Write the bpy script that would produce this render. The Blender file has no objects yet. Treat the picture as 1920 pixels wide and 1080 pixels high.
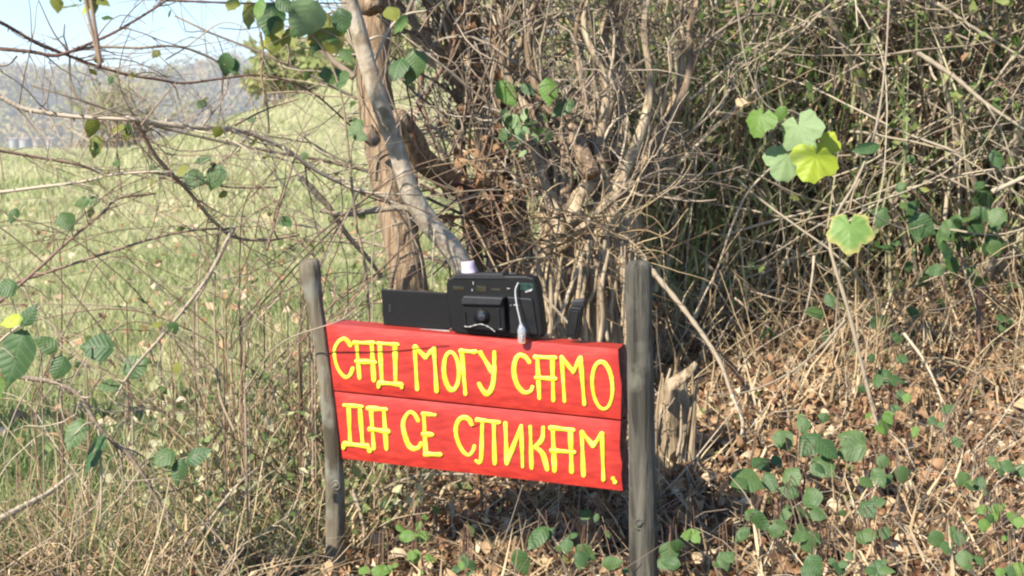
import bpy, math, random
import numpy as np
from mathutils import Vector, Matrix

R = np.random.default_rng(7)
random.seed(7)
scene = bpy.context.scene
COL = scene.collection

# ------------------------------------------------------------------ camera
F = 3045.0 / 1920.0
CAM_H = 0.66
PITCH = math.atan((540 - 240) / 3045.0)
cd = bpy.data.cameras.new('camera'); cam = bpy.data.objects.new('camera', cd); COL.objects.link(cam)
cd.sensor_width = 36.0; cd.lens = 36.0 * F; cd.clip_start = 0.05; cd.clip_end = 6000
cam.location = (0, 0, CAM_H); cam.rotation_euler = (math.pi / 2 - PITCH, 0, 0)
cd.dof.use_dof = True; cd.dof.focus_distance = 2.35; cd.dof.aperture_fstop = 16.0
scene.camera = cam

# ------------------------------------------------------------------ light
SUN = np.array([-0.56, -0.60, 0.66]); SUN /= np.linalg.norm(SUN)
elev = math.asin(SUN[2]); azim = math.atan2(SUN[0], SUN[1])
w = bpy.data.worlds.new('World'); scene.world = w; w.use_nodes = True
nt = w.node_tree; nt.nodes.clear()
wo = nt.nodes.new('ShaderNodeOutputWorld'); bg = nt.nodes.new('ShaderNodeBackground')
sky = nt.nodes.new('ShaderNodeTexSky'); sky.sky_type = 'NISHITA'; sky.sun_disc = False
sky.sun_elevation = elev; sky.sun_rotation = azim
sky.air_density = 1.0; sky.dust_density = 0.3; sky.ozone_density = 4.0
bg.inputs['Strength'].default_value = 0.10
tn = nt.nodes.new('ShaderNodeMix'); tn.data_type = 'RGBA'; tn.blend_type = 'MULTIPLY'; tn.inputs[0].default_value = 1.0; tn.inputs[7].default_value = (.72, .91, 1.06, 1)
nt.links.new(sky.outputs[0], tn.inputs[6]); nt.links.new(tn.outputs[2], bg.inputs[0]); nt.links.new(bg.outputs[0], wo.inputs[0])
sd = bpy.data.lights.new('sun', 'SUN'); so = bpy.data.objects.new('sun', sd); COL.objects.link(so)
sd.energy = 4.9; sd.angle = math.radians(0.55); sd.color = (1.0, 0.93, 0.82)
so.rotation_euler = Vector(-SUN).to_track_quat('-Z', 'Y').to_euler(); so.location = (-3, -3, 6)
scene.view_settings.view_transform = 'Standard'; scene.view_settings.look = 'None'
scene.view_settings.gamma = 1.0; scene.view_settings.exposure = 1.2
scene.view_settings.use_curve_mapping = False
scene.cycles.filter_width = 2.2
scene.cycles.max_bounces = 6; scene.cycles.transparent_max_bounces = 8; scene.cycles.volume_bounces = 0

# ------------------------------------------------------------------ measuring helpers
CF = np.array([0, math.cos(PITCH), -math.sin(PITCH)]); CU = np.array([0, math.sin(PITCH), math.cos(PITCH)])
C0 = np.array([0, 0, CAM_H])
def ray(px, py):
    return CF + np.array([1, 0, 0]) * ((px - 960) / 3045.0) + CU * ((540 - py) / 3045.0)
def at(px, py, Y):
    d = ray(px, py); return C0 + d * (Y / d[1])
def sst(a, b, x):
    t = np.clip((np.asarray(x, float) - a) / (b - a), 0, 1); return t * t * (3 - 2 * t)
def gz(x, y):
    x = np.asarray(x, float); y = np.asarray(y, float)
    z = -0.005 - 0.93 * (1 - sst(0.5, 2.1, y))
    A = sst(-0.45, 0.55, x)
    z = z + A * 0.2 * np.clip(y - 2.2, 0, 1.7) + A * 0.04 * np.clip(y - 3.9, 0, 12)
    f = 0.27 + 1.25 * sst(-5.6, -1.4, x) + .3 * sst(-1, 3, x)
    z = z + sst(4.5, 26, y) * f * (1 - 0.3 * A)
    z = z - sst(27, 230, y) * 11.0
    near = 1 - sst(40, 120, y)
    z = z + near * (0.012 * np.sin(x * 5.1 + y * 2.3) + 0.010 * np.sin(y * 7.3 - x * 3.7 + 1) + 0.008 * np.sin(x * 11 + 2) * np.sin(y * 9))
    return z
def ghit(px, py):
    d = ray(px, py); ys = np.linspace(1.6, 12, 1500); P = C0[None] + d[None] * (ys / d[1])[:, None]
    k = np.argmax(P[:, 2] < gz(P[:, 0], P[:, 1])); return P[k]
def spline(P, n):
    P = np.asarray(P, float); Q = np.vstack([2 * P[0] - P[1], P, 2 * P[-1] - P[-2]]); m = len(P) - 1
    out = []
    for t in np.linspace(0, m - 1e-6, n):
        i = int(t); u = t - i; a, b, c, d = Q[i:i + 4]
        out.append(0.5 * (2 * b + (c - a) * u + (2 * a - 5 * b + 4 * c - d) * u * u + (3 * b - a - 3 * c + d) * u ** 3))
    return np.array(out)
def unit(v): return v / np.maximum(np.linalg.norm(v, axis=-1, keepdims=True), 1e-9)

# ------------------------------------------------------------------ mesh building
class MB:
    def __init__(s): s.v = []; s.r = []; s.lp = []; s.ls = []; s.n = 0
    def add(s, V, Fc, rnd):
        V = np.asarray(V, float).reshape(-1, 3); Fc = np.asarray(Fc, np.int64)
        s.v.append(V); s.r.append(np.broadcast_to(np.asarray(rnd, float), (len(V),)))
        s.lp.append((Fc + s.n).ravel()); s.ls.append(np.full(len(Fc), Fc.shape[1], np.int32)); s.n += len(V)
    def tubes(s, P, rad, sides=3, rnd=None, ridge=None):
        P = np.asarray(P, float)
        if P.ndim == 2: P = P[None]
        M, N, _ = P.shape; rad = np.broadcast_to(np.asarray(rad, float), (M, N))
        T = unit(np.gradient(P, axis=1)); m = unit(P[:, -1] - P[:, 0])
        ref = np.where(np.abs(m[:, 2:3]) < 0.75, np.array([[0, 0, 1.0]]), np.array([[0, 1.0, 0.02]]))[:, None]
        S = unit(np.cross(T, ref)); U = np.cross(S, T)
        a = np.arange(sides) * 2 * math.pi / sides
        rr = rad[:, :, None] * np.ones(sides)
        if ridge is not None: rr = rr * ridge
        V = P[:, :, None] + rr[..., None] * (np.cos(a)[None, None, :, None] * S[:, :, None] + np.sin(a)[None, None, :, None] * U[:, :, None])
        i = np.arange(N - 1)[:, None]; j = np.arange(sides)[None]; j2 = (j + 1) % sides
        q = np.stack([i * sides + j, i * sides + j2, (i + 1) * sides + j2, (i + 1) * sides + j], -1).reshape(-1, 4)
        q = (np.arange(M)[:, None, None] * (N * sides) + q[None]).reshape(-1, 4)
        if rnd is None: rnd = R.random(M)
        s.add(V, q, np.repeat(np.broadcast_to(rnd, (M,)), N * sides))
        if sides > 3:
            for mI in range(M):
                b = s.n - M * N * sides + mI * N * sides
                for off, rev in ((0, True), ((N - 1) * sides, False)):
                    cap = np.arange(sides) + b + off
                    if rev: cap = cap[::-1]
                    s.lp.append(cap); s.ls.append(np.array([sides], np.int32))
    def leaves(s, P, D, Nn, L, W, rnd=None, fold=0.25):
        P = np.asarray(P); M = len(P); D = unit(D); S = unit(np.cross(D, Nn)); Nn = np.cross(S, D)
        L = np.broadcast_to(L, (M,))[:, None]; W = np.broadcast_to(W, (M,))[:, None]
        mid = P + D * L * 0.45 - Nn * W * fold
        V = np.stack([P, P + D * L * 0.4 + S * W, P + D * L + Nn * L * R.uniform(-.25, .1, (M, 1)), P + D * L * 0.4 - S * W, mid], 1)
        t = np.array([[0, 1, 4], [1, 2, 4], [2, 3, 4], [3, 0, 4]])
        q = (np.arange(M)[:, None, None] * 5 + t[None]).reshape(-1, 3)
        if rnd is None: rnd = R.random(M)
        s.add(V, q, np.repeat(rnd, 5))
    def curled(s, P, D, Nn, L, W, rnd=None, fold=0.3, curl=0.5):
        P = np.asarray(P); M = len(P); D = unit(D); S = unit(np.cross(D, Nn)); Nn = np.cross(S, D)
        L = np.broadcast_to(L, (M,))[:, None]; W = np.broadcast_to(W, (M,))[:, None]; cu = R.normal(size=(M, 1)) * curl; tw = R.normal(size=(M, 1)) * .5; sk = R.uniform(.75, 1.2, (M, 3, 2))
        V = [P]
        for k, (t, wd) in enumerate(((.16, .62), (.45, 1.0), (.75, .66))):
            c = P + D * L * t + Nn * L * (cu * (t - .5) ** 2 * 2 - cu * .5); lift = Nn * W * wd
            Sr = S * np.cos(tw * t * 2) + Nn * np.sin(tw * t * 2)
            V += [c - Sr * W * wd * sk[:, k, :1] + lift * fold, c, c + Sr * W * wd * sk[:, k, 1:] + lift * fold]
        V.append(P + D * L)
        V = np.stack(V, 1); b = np.arange(M)[:, None, None] * 11
        tri = np.array([[0, 2, 1], [0, 3, 2], [7, 8, 10], [8, 9, 10]]); q = np.array([[1, 2, 5, 4], [2, 3, 6, 5], [4, 5, 8, 7], [5, 6, 9, 8]])
        if rnd is None: rnd = R.random(M)
        n0 = s.n; s.add(V, (b + q[None]).reshape(-1, 4), np.repeat(rnd, 11))
        s.lp.append((b + tri[None] + n0).ravel()); s.ls.append(np.full(M * 4, 3, np.int32))
    def blades(s, P, D, L, W, bend, rnd=None):
        M = len(P); D = unit(D); side = unit(np.stack([R.normal(size=M), R.normal(size=M) * .6, np.zeros(M)], 1))
        hz = unit(np.stack([R.normal(size=M), R.normal(size=M), np.zeros(M)], 1)) * (np.asarray(bend) * L)[:, None]
        L = L[:, None]; W = np.broadcast_to(W, (M,))[:, None]
        m1 = P + D * L * .5 + hz * .3; tip = P + D * L * .95 + hz - np.array([0, 0, 1]) * np.linalg.norm(hz, axis=1, keepdims=True) * .35
        V = np.stack([P - side * W, P + side * W, m1 + side * W * .8, m1 - side * W * .8, tip], 1)
        if rnd is None: rnd = R.random(M)
        b = np.arange(M)[:, None] * 5
        n0 = s.n
        s.add(V, b + np.array([[0, 1, 2, 3]]), np.repeat(rnd, 5))
        s.lp.append((b + np.array([[3, 2, 4]]) + n0).ravel()); s.ls.append(np.full(M, 3, np.int32))
    def mesh(s, name, mat, smooth=True):
        me = bpy.data.meshes.new(name); V = np.concatenate(s.v); lp = np.concatenate(s.lp).astype(np.int32); ls = np.concatenate(s.ls)
        me.vertices.add(len(V)); me.vertices.foreach_set('co', V.astype(np.float32).ravel())
        me.loops.add(len(lp)); me.loops.foreach_set('vertex_index', lp)
        me.polygons.add(len(ls)); st = np.concatenate([[0], np.cumsum(ls)[:-1]]).astype(np.int32)
        me.polygons.foreach_set('loop_start', st); me.polygons.foreach_set('loop_total', ls.astype(np.int32))
        a = me.attributes.new('rnd', 'FLOAT', 'POINT'); a.data.foreach_set('value', np.concatenate(s.r).astype(np.float32))
        me.update(calc_edges=True); me.validate()
        if smooth: me.polygons.foreach_set('use_smooth', np.ones(len(me.polygons), bool))
        me.materials.append(mat); return me
    def build(s, name, mat, parent=None, smooth=True, kind=None):
        return link(name, s.mesh(name, mat, smooth), parent, kind)
def link(name, me, parent=None, kind=None):
    o = bpy.data.objects.new(name, me); COL.objects.link(o)
    if parent is not None: o.parent = parent; o.matrix_parent_inverse = Matrix.Translation(-Vector(parent.location))
    if kind: o['kind'] = kind
    return o
def thing(name, label, cat, loc, group=None):
    o = bpy.data.objects.new(name, None); COL.objects.link(o); o.empty_display_size = .05
    o.location = tuple(float(c) for c in loc); o['label'] = label; o['category'] = cat
    if group: o['group'] = group
    return o
def tag(o, label, cat, group=None):
    o['label'] = label; o['category'] = cat
    if group: o['group'] = group
    return o
def wander(P0, D0, L, n, wob, grav=0.0):
    M = len(P0); P = [np.array(P0, float)]; D = unit(np.array(D0, float)); W = R.normal(size=(M, 3)) * wob
    st = (np.broadcast_to(L, (M,)) / (n - 1))[:, None]
    for _ in range(n - 1):
        W = 0.6 * W + R.normal(size=(M, 3)) * wob
        D = unit(D + W + np.array([0, 0, -1.0]) * np.reshape(grav, (-1, 1))); P.append(P[-1] + D * st)
    return np.stack(P, 1)
def taper(M, n, r, e=.35): return np.broadcast_to(r, (M,))[:, None] * np.linspace(1, e, n)[None]

# ------------------------------------------------------------------ materials
def lin(h):
    c = [((h >> s) & 255) / 255 for s in (16, 8, 0)]
    return tuple(x / 12.92 if x <= .04045 else ((x + .055) / 1.055) ** 2.4 for x in c) + (1,)
def base_mat(name):
    m = bpy.data.materials.new(name); m.use_nodes = True; t = m.node_tree; return m, t, t.nodes['Principled BSDF'], t.nodes['Material Output']
def ramp(t, cols, pos=None):
    n = t.nodes.new('ShaderNodeValToRGB'); cr = n.color_ramp
    pos = pos or [i / max(1, len(cols) - 1) for i in range(len(cols))]
    while len(cr.elements) < len(cols): cr.elements.new(0.5)
    for e, c, p in zip(cr.elements, cols, pos): e.position = p; e.color = c if len(c) == 4 else (*c, 1)
    return n
def noise(t, scale, detail=3, vec=None, dist=0.0, rough=.55):
    n = t.nodes.new('ShaderNodeTexNoise'); n.inputs['Scale'].default_value = scale; n.inputs['Detail'].default_value = detail
    n.inputs['Roughness'].default_value = rough; n.inputs['Distortion'].default_value = dist
    if vec is not None: t.links.new(vec, n.inputs['Vector'])
    return n
def mapping(t, sc, src='Object'):
    tc = t.nodes.new('ShaderNodeTexCoord'); mp = t.nodes.new('ShaderNodeMapping'); mp.inputs['Scale'].default_value = sc
    t.links.new(tc.outputs[src], mp.inputs[0]); return mp.outputs[0]
def bump(t, b, h, strength, dist):
    n = t.nodes.new('ShaderNodeBump'); n.inputs['Strength'].default_value = strength; n.inputs['Distance'].default_value = dist
    t.links.new(h, n.inputs['Height']); t.links.new(n.outputs[0], b.inputs['Normal'])
def mix(t, fac, a, b, mode='MIX'):
    n = t.nodes.new('ShaderNodeMix'); n.data_type = 'RGBA'; n.blend_type = mode
    for s, v in ((n.inputs[0], fac), (n.inputs[6], a), (n.inputs[7], b)):
        if hasattr(v, 'links'): t.links.new(v, s)
        else: s.default_value = v
    return n.outputs[2]
def attr(t, name): n = t.nodes.new('ShaderNodeAttribute'); n.attribute_name = name; return n
def rnd_mat(name, cols, rough=.8, trans=0.0, nscale=60, vary=.35, pos=None, spec=.3):
    """colour by each piece's own random number, with a little grain"""
    m, t, b, o = base_mat(name)
    a = attr(t, 'rnd'); n = noise(t, nscale, 2, mapping(t, (1, 1, 1)))
    mm = t.nodes.new('ShaderNodeMath'); mm.operation = 'MULTIPLY_ADD'; mm.inputs[1].default_value = vary; 
    ad = t.nodes.new('ShaderNodeMath'); ad.operation = 'SUBTRACT'; ad.inputs[1].default_value = .5
    t.links.new(n.outputs[0], ad.inputs[0]); t.links.new(ad.outputs[0], mm.inputs[0]); t.links.new(a.outputs['Fac'], mm.inputs[2])
    r = ramp(t, cols, pos); t.links.new(mm.outputs[0], r.inputs[0]); t.links.new(r.outputs[0], b.inputs['Base Color'])
    b.inputs['Roughness'].default_value = rough; b.inputs['Specular IOR Level'].default_value = spec
    if trans > 0: translucent(t, b, o, r.outputs[0], trans)
    return m
def translucent(t, b, o, col, f):
    tr = t.nodes.new('ShaderNodeBsdfTranslucent'); mx = t.nodes.new('ShaderNodeMixShader'); mx.inputs[0].default_value = f
    t.links.new(col, tr.inputs[0]); t.links.new(b.outputs[0], mx.inputs[1]); t.links.new(tr.outputs[0], mx.inputs[2]); t.links.new(mx.outputs[0], o.inputs[0])
def bark_mat(name, cols, sc=(90, 90, 9), bstr=.8, bdist=.006, rough=.9, pos=None, spots=None):
    m, t, b, o = base_mat(name)
    v = mapping(t, sc); n = noise(t, 1.0, 6, v, .6); n2 = noise(t, 22, 3, mapping(t, (1, 1, 1)))
    r = ramp(t, cols, pos or [.32 + .36 * i / max(1, len(cols) - 1) for i in range(len(cols))]); t.links.new(n.outputs[0], r.inputs[0])
    col = r.outputs[0]
    if spots:
        k = ramp(t, [(0, 0, 0, 1), (1, 1, 1, 1)], [.52, .68]); t.links.new(n2.outputs[0], k.inputs[0]); col = mix(t, k.outputs[0], col, spots)
    t.links.new(col, b.inputs['Base Color']); b.inputs['Roughness'].default_value = rough; b.inputs['Specular IOR Level'].default_value = .25
    bump(t, b, n.outputs[0], bstr, bdist); return m
def plain(name, col, rough=.5, spec=.5, nscale=80, amt=.15, bstr=.2, metal=0.0):
    m, t, b, o = base_mat(name); n = noise(t, nscale, 4, mapping(t, (1, 1, 1)))
    r = ramp(t, [tuple(c * (1 - amt) for c in col[:3]) + (1,), tuple(min(1, c * (1 + amt)) for c in col[:3]) + (1,)], [.35, .65]); t.links.new(n.outputs[0], r.inputs[0])
    t.links.new(r.outputs[0], b.inputs['Base Color']); b.inputs['Roughness'].default_value = rough; b.inputs['Specular IOR Level'].default_value = spec; b.inputs['Metallic'].default_value = metal
    bump(t, b, n.outputs[0], bstr, .001); return m
def leaf_mat(name, g0, g1, edge=None, vein=(.2, .28, .1), trans=.35, rough=.5, epos=(.72, .98)):
    m, t, b, o = base_mat(name)
    sp = t.nodes.new('ShaderNodeSeparateXYZ'); a = attr(t, 'luv'); t.links.new(a.outputs['Vector'], sp.inputs[0])
    inf = t.nodes.new('ShaderNodeObjectInfo'); n = noise(t, 5, 3, mapping(t, (1, 1, 1)))
    ad = t.nodes.new('ShaderNodeMath'); ad.operation = 'MULTIPLY_ADD'; ad.inputs[1].default_value = .6; t.links.new(inf.outputs['Random'], ad.inputs[0])
    sb = t.nodes.new('ShaderNodeMath'); sb.operation = 'MULTIPLY_ADD'; sb.inputs[1].default_value = 1.2; sb.inputs[2].default_value = -.4; t.links.new(n.outputs[0], sb.inputs[0]); t.links.new(sb.outputs[0], ad.inputs[2])
    r = ramp(t, [g0, g1]); t.links.new(ad.outputs[0], r.inputs[0]); col = r.outputs[0]
    if edge is not None:
        ns = noise(t, 4, 3, mapping(t, (1, 1, 1))); ae = t.nodes.new('ShaderNodeMath'); ae.operation = 'MULTIPLY_ADD'; ae.inputs[1].default_value = .55
        s2 = t.nodes.new('ShaderNodeMath'); s2.operation = 'ADD'; s2.inputs[1].default_value = -.27; t.links.new(sp.outputs[2], s2.inputs[0])
        t.links.new(ns.outputs[0], ae.inputs[0]); t.links.new(s2.outputs[0], ae.inputs[2])
        k = ramp(t, [(0, 0, 0, 1), (1, 1, 1, 1)], list(epos)); t.links.new(ae.outputs[0], k.inputs[0]); col = mix(t, k.outputs[0], col, edge)
    nb = noise(t, 14, 4, mapping(t, (1, 1, 1))); kb = ramp(t, [(0, 0, 0, 1), (.7, .7, .7, 1)], [.60, .74]); t.links.new(nb.outputs[0], kb.inputs[0]); col = mix(t, kb.outputs[0], col, (.22, .20, .06, 1))
    # veins: midrib and slanted side veins
    ab = t.nodes.new('ShaderNodeMath'); ab.operation = 'ABSOLUTE'; t.links.new(sp.outputs[0], ab.inputs[0])
    q = t.nodes.new('ShaderNodeMath'); q.operation = 'MULTIPLY_ADD'; q.inputs[1].default_value = -.75; t.links.new(ab.outputs[0], q.inputs[0]); t.links.new(sp.outputs[1], q.inputs[2])
    fr = t.nodes.new('ShaderNodeMath'); fr.operation = 'PINGPONG'; fr.inputs[1].default_value = .075; t.links.new(q.outputs[0], fr.inputs[0])
    mn = t.nodes.new('ShaderNodeMath'); mn.operation = 'MINIMUM'; t.links.new(fr.outputs[0], mn.inputs[0]); t.links.new(ab.outputs[0], mn.inputs[1])
    kv = ramp(t, [(.30, .30, .30, 1), (0, 0, 0, 1)], [.003, .018]); t.links.new(mn.outputs[0], kv.inputs[0]); col = mix(t, kv.outputs[0], col, (*vein, 1))
    t.links.new(col, b.inputs['Base Color']); b.inputs['Roughness'].default_value = rough; b.inputs['Specular IOR Level'].default_value = .35
    bump(t, b, mn.outputs[0], .25, .02); translucent(t, b, o, col, trans); return m

M = {}
M['straw'] = rnd_mat('straw', [(.12, .08, .045), (.27, .185, .10), (.43, .32, .18), (.56, .45, .28)], .85, .12)
M['twig'] = rnd_mat('twig', [(.10, .08, .06), (.22, .17, .12), (.34, .27, .19), (.45, .37, .27)], .85, nscale=90)
M['cane'] = rnd_mat('cane', [(.10, .055, .04), (.16, .09, .06), (.22, .15, .10), (.28, .21, .13)], .6, nscale=120)
M['palecane'] = rnd_mat('palecane', [(.24, .19, .13), (.33, .27, .19), (.42, .35, .25)], .8, nscale=120)
M['deadleaf'] = rnd_mat('deadleaf', [(.085, .04, .02), (.22, .11, .055), (.35, .205, .105), (.47, .325, .185), (.60, .48, .32)], .75, .2, nscale=40)
M['greens'] = rnd_mat('greens', [(.06, .10, .025), (.11, .17, .045), (.19, .24, .07), (.29, .31, .10)], .55, .35, nscale=50)
M['yellowgreens'] = rnd_mat('yellowgreens', [(.20, .26, .08), (.30, .35, .12), (.42, .42, .18), (.50, .46, .25)], .7, .5, nscale=50)
M['grass'] = rnd_mat('grass', [(.10, .16, .045), (.19, .25, .085), (.33, .36, .15), (.52, .50, .27), (.64, .58, .36)], .7, .45, nscale=9, vary=.5)
M['wood_far'] = rnd_mat('wood_far', [(.09, .10, .045), (.25, .19, .09), (.36, .27, .12), (.23, .24, .08)], .9)
M['brown_bark'] = bark_mat('brown_bark', [(.095, .06, .035), (.235, .16, .095), (.38, .285, .185)], (95, 95, 8), 1.0, .008)
M['pale_bark'] = bark_mat('pale_bark', [(.26, .21, .15), (.38, .32, .24), (.46, .41, .32)], (60, 60, 40), .8, .004, spots=(.19, .15, .09, 1))
M['grey_bark'] = bark_mat('grey_bark', [(.15, .11, .07), (.33, .25, .16), (.48, .39, .26)], (80, 80, 10), 1.0, .008)
M['flaky_bark'] = bark_mat('flaky_bark', [(.09, .06, .04), (.22, .15, .095), (.36, .27, .18)], (110, 110, 14), 1.0, .01)
M['rotten'] = bark_mat('rotten_wood', [(.12, .085, .05), (.30, .225, .14), (.45, .36, .245)], (120, 120, 8), 1.0, .008)
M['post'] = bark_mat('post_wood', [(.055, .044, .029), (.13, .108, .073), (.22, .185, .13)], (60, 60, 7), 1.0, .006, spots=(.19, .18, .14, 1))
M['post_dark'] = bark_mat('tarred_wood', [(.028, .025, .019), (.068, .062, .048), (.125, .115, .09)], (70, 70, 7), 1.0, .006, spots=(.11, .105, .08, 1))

def red_mat():
    m, t, b, o = base_mat('red_paint')
    v = mapping(t, (4, 140, 140)); n = noise(t, 1, 5, v, .3); n2 = noise(t, 12, 4, mapping(t, (1, 1, 1)))
    r = ramp(t, [(.27, .016, .011, 1), (.38, .024, .015, 1), (.48, .040, .024, 1)], [.3, .5, .72]); t.links.new(n.outputs[0], r.inputs[0])
    k = ramp(t, [(0, 0, 0, 1), (.55, .55, .55, 1)], [.55, .75]); t.links.new(n2.outputs[0], k.inputs[0])
    c = mix(t, k.outputs[0], r.outputs[0], (.33, .020, .020, 1))
    n3 = noise(t, 70, 3, mapping(t, (1, 3, 3))); k3 = ramp(t, [(0, 0, 0, 1), (.8, .8, .8, 1)], [.73, .78]); t.links.new(n3.outputs[0], k3.inputs[0])
    c = mix(t, k3.outputs[0], c, (.30, .06, .05, 1))
    t.links.new(c, b.inputs['Base Color']); b.inputs['Roughness'].default_value = .42; b.inputs['Specular IOR Level'].default_value = .45
    bump(t, b, n.outputs[0], .25, .0015); return m
M['red'] = red_mat()
m, t, b, o = base_mat('yellow_paint')
n = noise(t, 60, 4, mapping(t, (1, 1, 1))); n2 = noise(t, 260, 3, mapping(t, (1, .6, .6)))
r = ramp(t, [(.62, .50, .02, 1), (.76, .66, .035, 1), (.80, .74, .09, 1)], [.35, .5, .68]); t.links.new(n.outputs[0], r.inputs[0])
k = ramp(t, [(0, 0, 0, 1), (.75, .75, .75, 1)], [.64, .76]); t.links.new(n2.outputs[0], k.inputs[0]); t.links.new(mix(t, k.outputs[0], r.outputs[0], (.62, .28, .03, 1)), b.inputs['Base Color'])
b.inputs['Roughness'].default_value = .5; bump(t, b, n2.outputs[0], .5, .001); M['yellow'] = m
M['rawwood'] = bark_mat('dark_end_grain', [(.05, .025, .02), (.12, .05, .04), (.20, .09, .07)], (60, 60, 60), .8, .003)
M['black'] = plain('black_plastic', (.006, .006, .006), .5, .22, 300, .3, .15)
M['blackgloss'] = plain('glossy_black_plastic', (.010, .010, .011), .22, .5, 60, .3, .05)
M['greyplastic'] = plain('grey_plastic', (.018, .018, .020), .55, .3, 200, .2, .1)
M['dust'] = plain('dusty_edge', (.30, .29, .27), .8, .3, 300, .3, .3)
M['amber'] = plain('amber_window', (.026, .021, .010), .2, .6, 60, .2, .02)
M['flash'] = plain('greenish_lens_panel', (.012, .035, .027), .2, .5, 150, .4, .05)
M['lilac'] = plain('lilac_plastic', (.46, .37, .45), .45, .4, 90, .06, .05)
M['cord'] = plain('pale_cord', (.36, .36, .35), .7, .3, 300, .1, .1)
M['stone'] = plain('grey_stone', (.24, .23, .20), .9, .3, 25, .4, .8)
m, t, b, o = base_mat('clear_plastic'); b.inputs['Base Color'].default_value = (.80, .83, .84, 1); b.inputs['Transmission Weight'].default_value = .75; b.inputs['Roughness'].default_value = .18; b.inputs['IOR'].default_value = 1.4
M['clear'] = m
m, t, b, o = base_mat('lens_glass'); b.inputs['Base Color'].default_value = (.02, .022, .03, 1); b.inputs['Roughness'].default_value = .05; b.inputs['Specular IOR Level'].default_value = .8
M['lens'] = m
LG = (.035, .085, .025, 1); LG2 = (.075, .14, .045, 1)
M['l_dark'] = leaf_mat('bramble_green', (.052, .105, .028, 1), (.105, .165, .05, 1), trans=.3, vein=(.10, .16, .08))
M['l_mid'] = leaf_mat('leaf_green', LG, LG2, trans=.35)
M['l_bright'] = leaf_mat('bright_leaf', (.10, .21, .03, 1), (.17, .28, .06, 1), trans=.45, vein=(.26, .34, .14))
M['l_edge'] = leaf_mat('yellow_edged_leaf', (.17, .31, .07, 1), (.26, .40, .11, 1), edge=(.55, .48, .16, 1), trans=.5, vein=(.16, .27, .08))
M['l_yellow'] = leaf_mat('lime_leaf', (.33, .42, .03, 1), (.44, .50, .06, 1), trans=.4, vein=(.20, .22, .04))
M['l_pale'] = leaf_mat('pale_leaf_underside', (.19, .29, .12, 1), (.27, .36, .17, 1), trans=.35, vein=(.22, .29, .15), rough=.7)
M['l_olive'] = leaf_mat('olive_leaf', (.16, .19, .03, 1), (.26, .26, .05, 1), edge=(.34, .27, .06, 1), trans=.45)

def ground_mat():
    m, t, b, o = base_mat('ground_earth')
    tc = t.nodes.new('ShaderNodeTexCoord'); sp = t.nodes.new('ShaderNodeSeparateXYZ'); t.links.new(tc.outputs['Object'], sp.inputs[0])
    n = noise(t, 9, 6, tc.outputs['Object']); n2 = noise(t, 70, 4, tc.outputs['Object'])
    soil = ramp(t, [(.05, .032, .02, 1), (.14, .085, .05, 1), (.25, .16, .09, 1)], [.3, .5, .7]); t.links.new(n2.outputs[0], soil.inputs[0])
    gr = ramp(t, [(.20, .22, .09, 1), (.32, .31, .15, 1), (.45, .40, .22, 1)], [.3, .5, .7]); t.links.new(n.outputs[0], gr.inputs[0])
    n4 = noise(t, 1.6, 3, tc.outputs['Object']); far = attr(t, 'rnd')
    c = mix(t, far.outputs['Fac'], soil.outputs[0], gr.outputs[0])
    t.links.new(c, b.inputs['Base Color']); b.inputs['Roughness'].default_value = .95; b.inputs['Specular IOR Level'].default_value = .1
    bump(t, b, n2.outputs[0], .8, .02); return m
M['ground'] = ground_mat()
M['hill'] = rnd_mat('wooded_ground', [(.06, .06, .04), (.10, .09, .05)], .95, nscale=.05)

def meadow_mask(x, y):
    """1 on the mown meadow, 0 on the littered bank under the hedge"""
    edge = -0.28 - 0.03 * (y - 3) + 0.10 * np.sin(y * 2.1) + 0.05 * np.sin(y * 7 + x * 3)
    return sst(0.15, -0.25, x - edge) * sst(2.42, 2.8, y + 0.06 * np.sin(x * 8)) + sst(5.2, 6.5, y) * sst(0.15, -0.25, x - 90) * (1 - sst(0.15, -0.25, x - edge) * sst(2.42, 2.8, y))
# ------------------------------------------------------------------ ground, hill, far things
def grid(name, xs, ys, zf, mat, kind, rf):
    X, Y = np.meshgrid(xs, ys); Z = zf(X, Y); V = np.stack([X, Y, Z], -1).reshape(-1, 3); nx = len(xs)
    i = np.arange(len(ys) - 1)[:, None] * nx; j = np.arange(nx - 1)[None]
    q = np.stack([i + j, i + j + 1, i + nx + j + 1, i + nx + j], -1).reshape(-1, 4)
    b = MB(); b.add(V, q, rf(X, Y).ravel()); o = b.build(name, mat); o['kind'] = kind; return o
u = np.linspace(-1, 1, 241); xs = 1.6 * np.sinh(u * 7.2)
ys = np.concatenate([np.linspace(-30, 0, 8)[:-1], np.linspace(0, 6, 130)[:-1], np.geomspace(6, 2600, 110)])
grid('ground', xs, ys, gz, M['ground'], 'structure', meadow_mask)
def hz(x, y):
    k = x * 700 / 800.0
    ridge = 31 + 3.5 * np.sin(x / 47.0 + 3.6) + 2.0 * np.sin(x / 21.0 + 1) - 9 * sst(-190, -95, x) + 2.5 * np.sin(x / 31.0 + y / 70) + 1.5 * np.sin(x / 9.0)
    return -12.5 + (ridge + 9) * sst(540, 820, y + 18 * np.sin(x / 60.0)) - 20 * sst(900, 1200, y)
grid('hill', np.linspace(-620, 620, 125), np.linspace(500, 1150, 60), hz, M['hill'], 'structure', lambda X, Y: R.random(X.shape))
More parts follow.
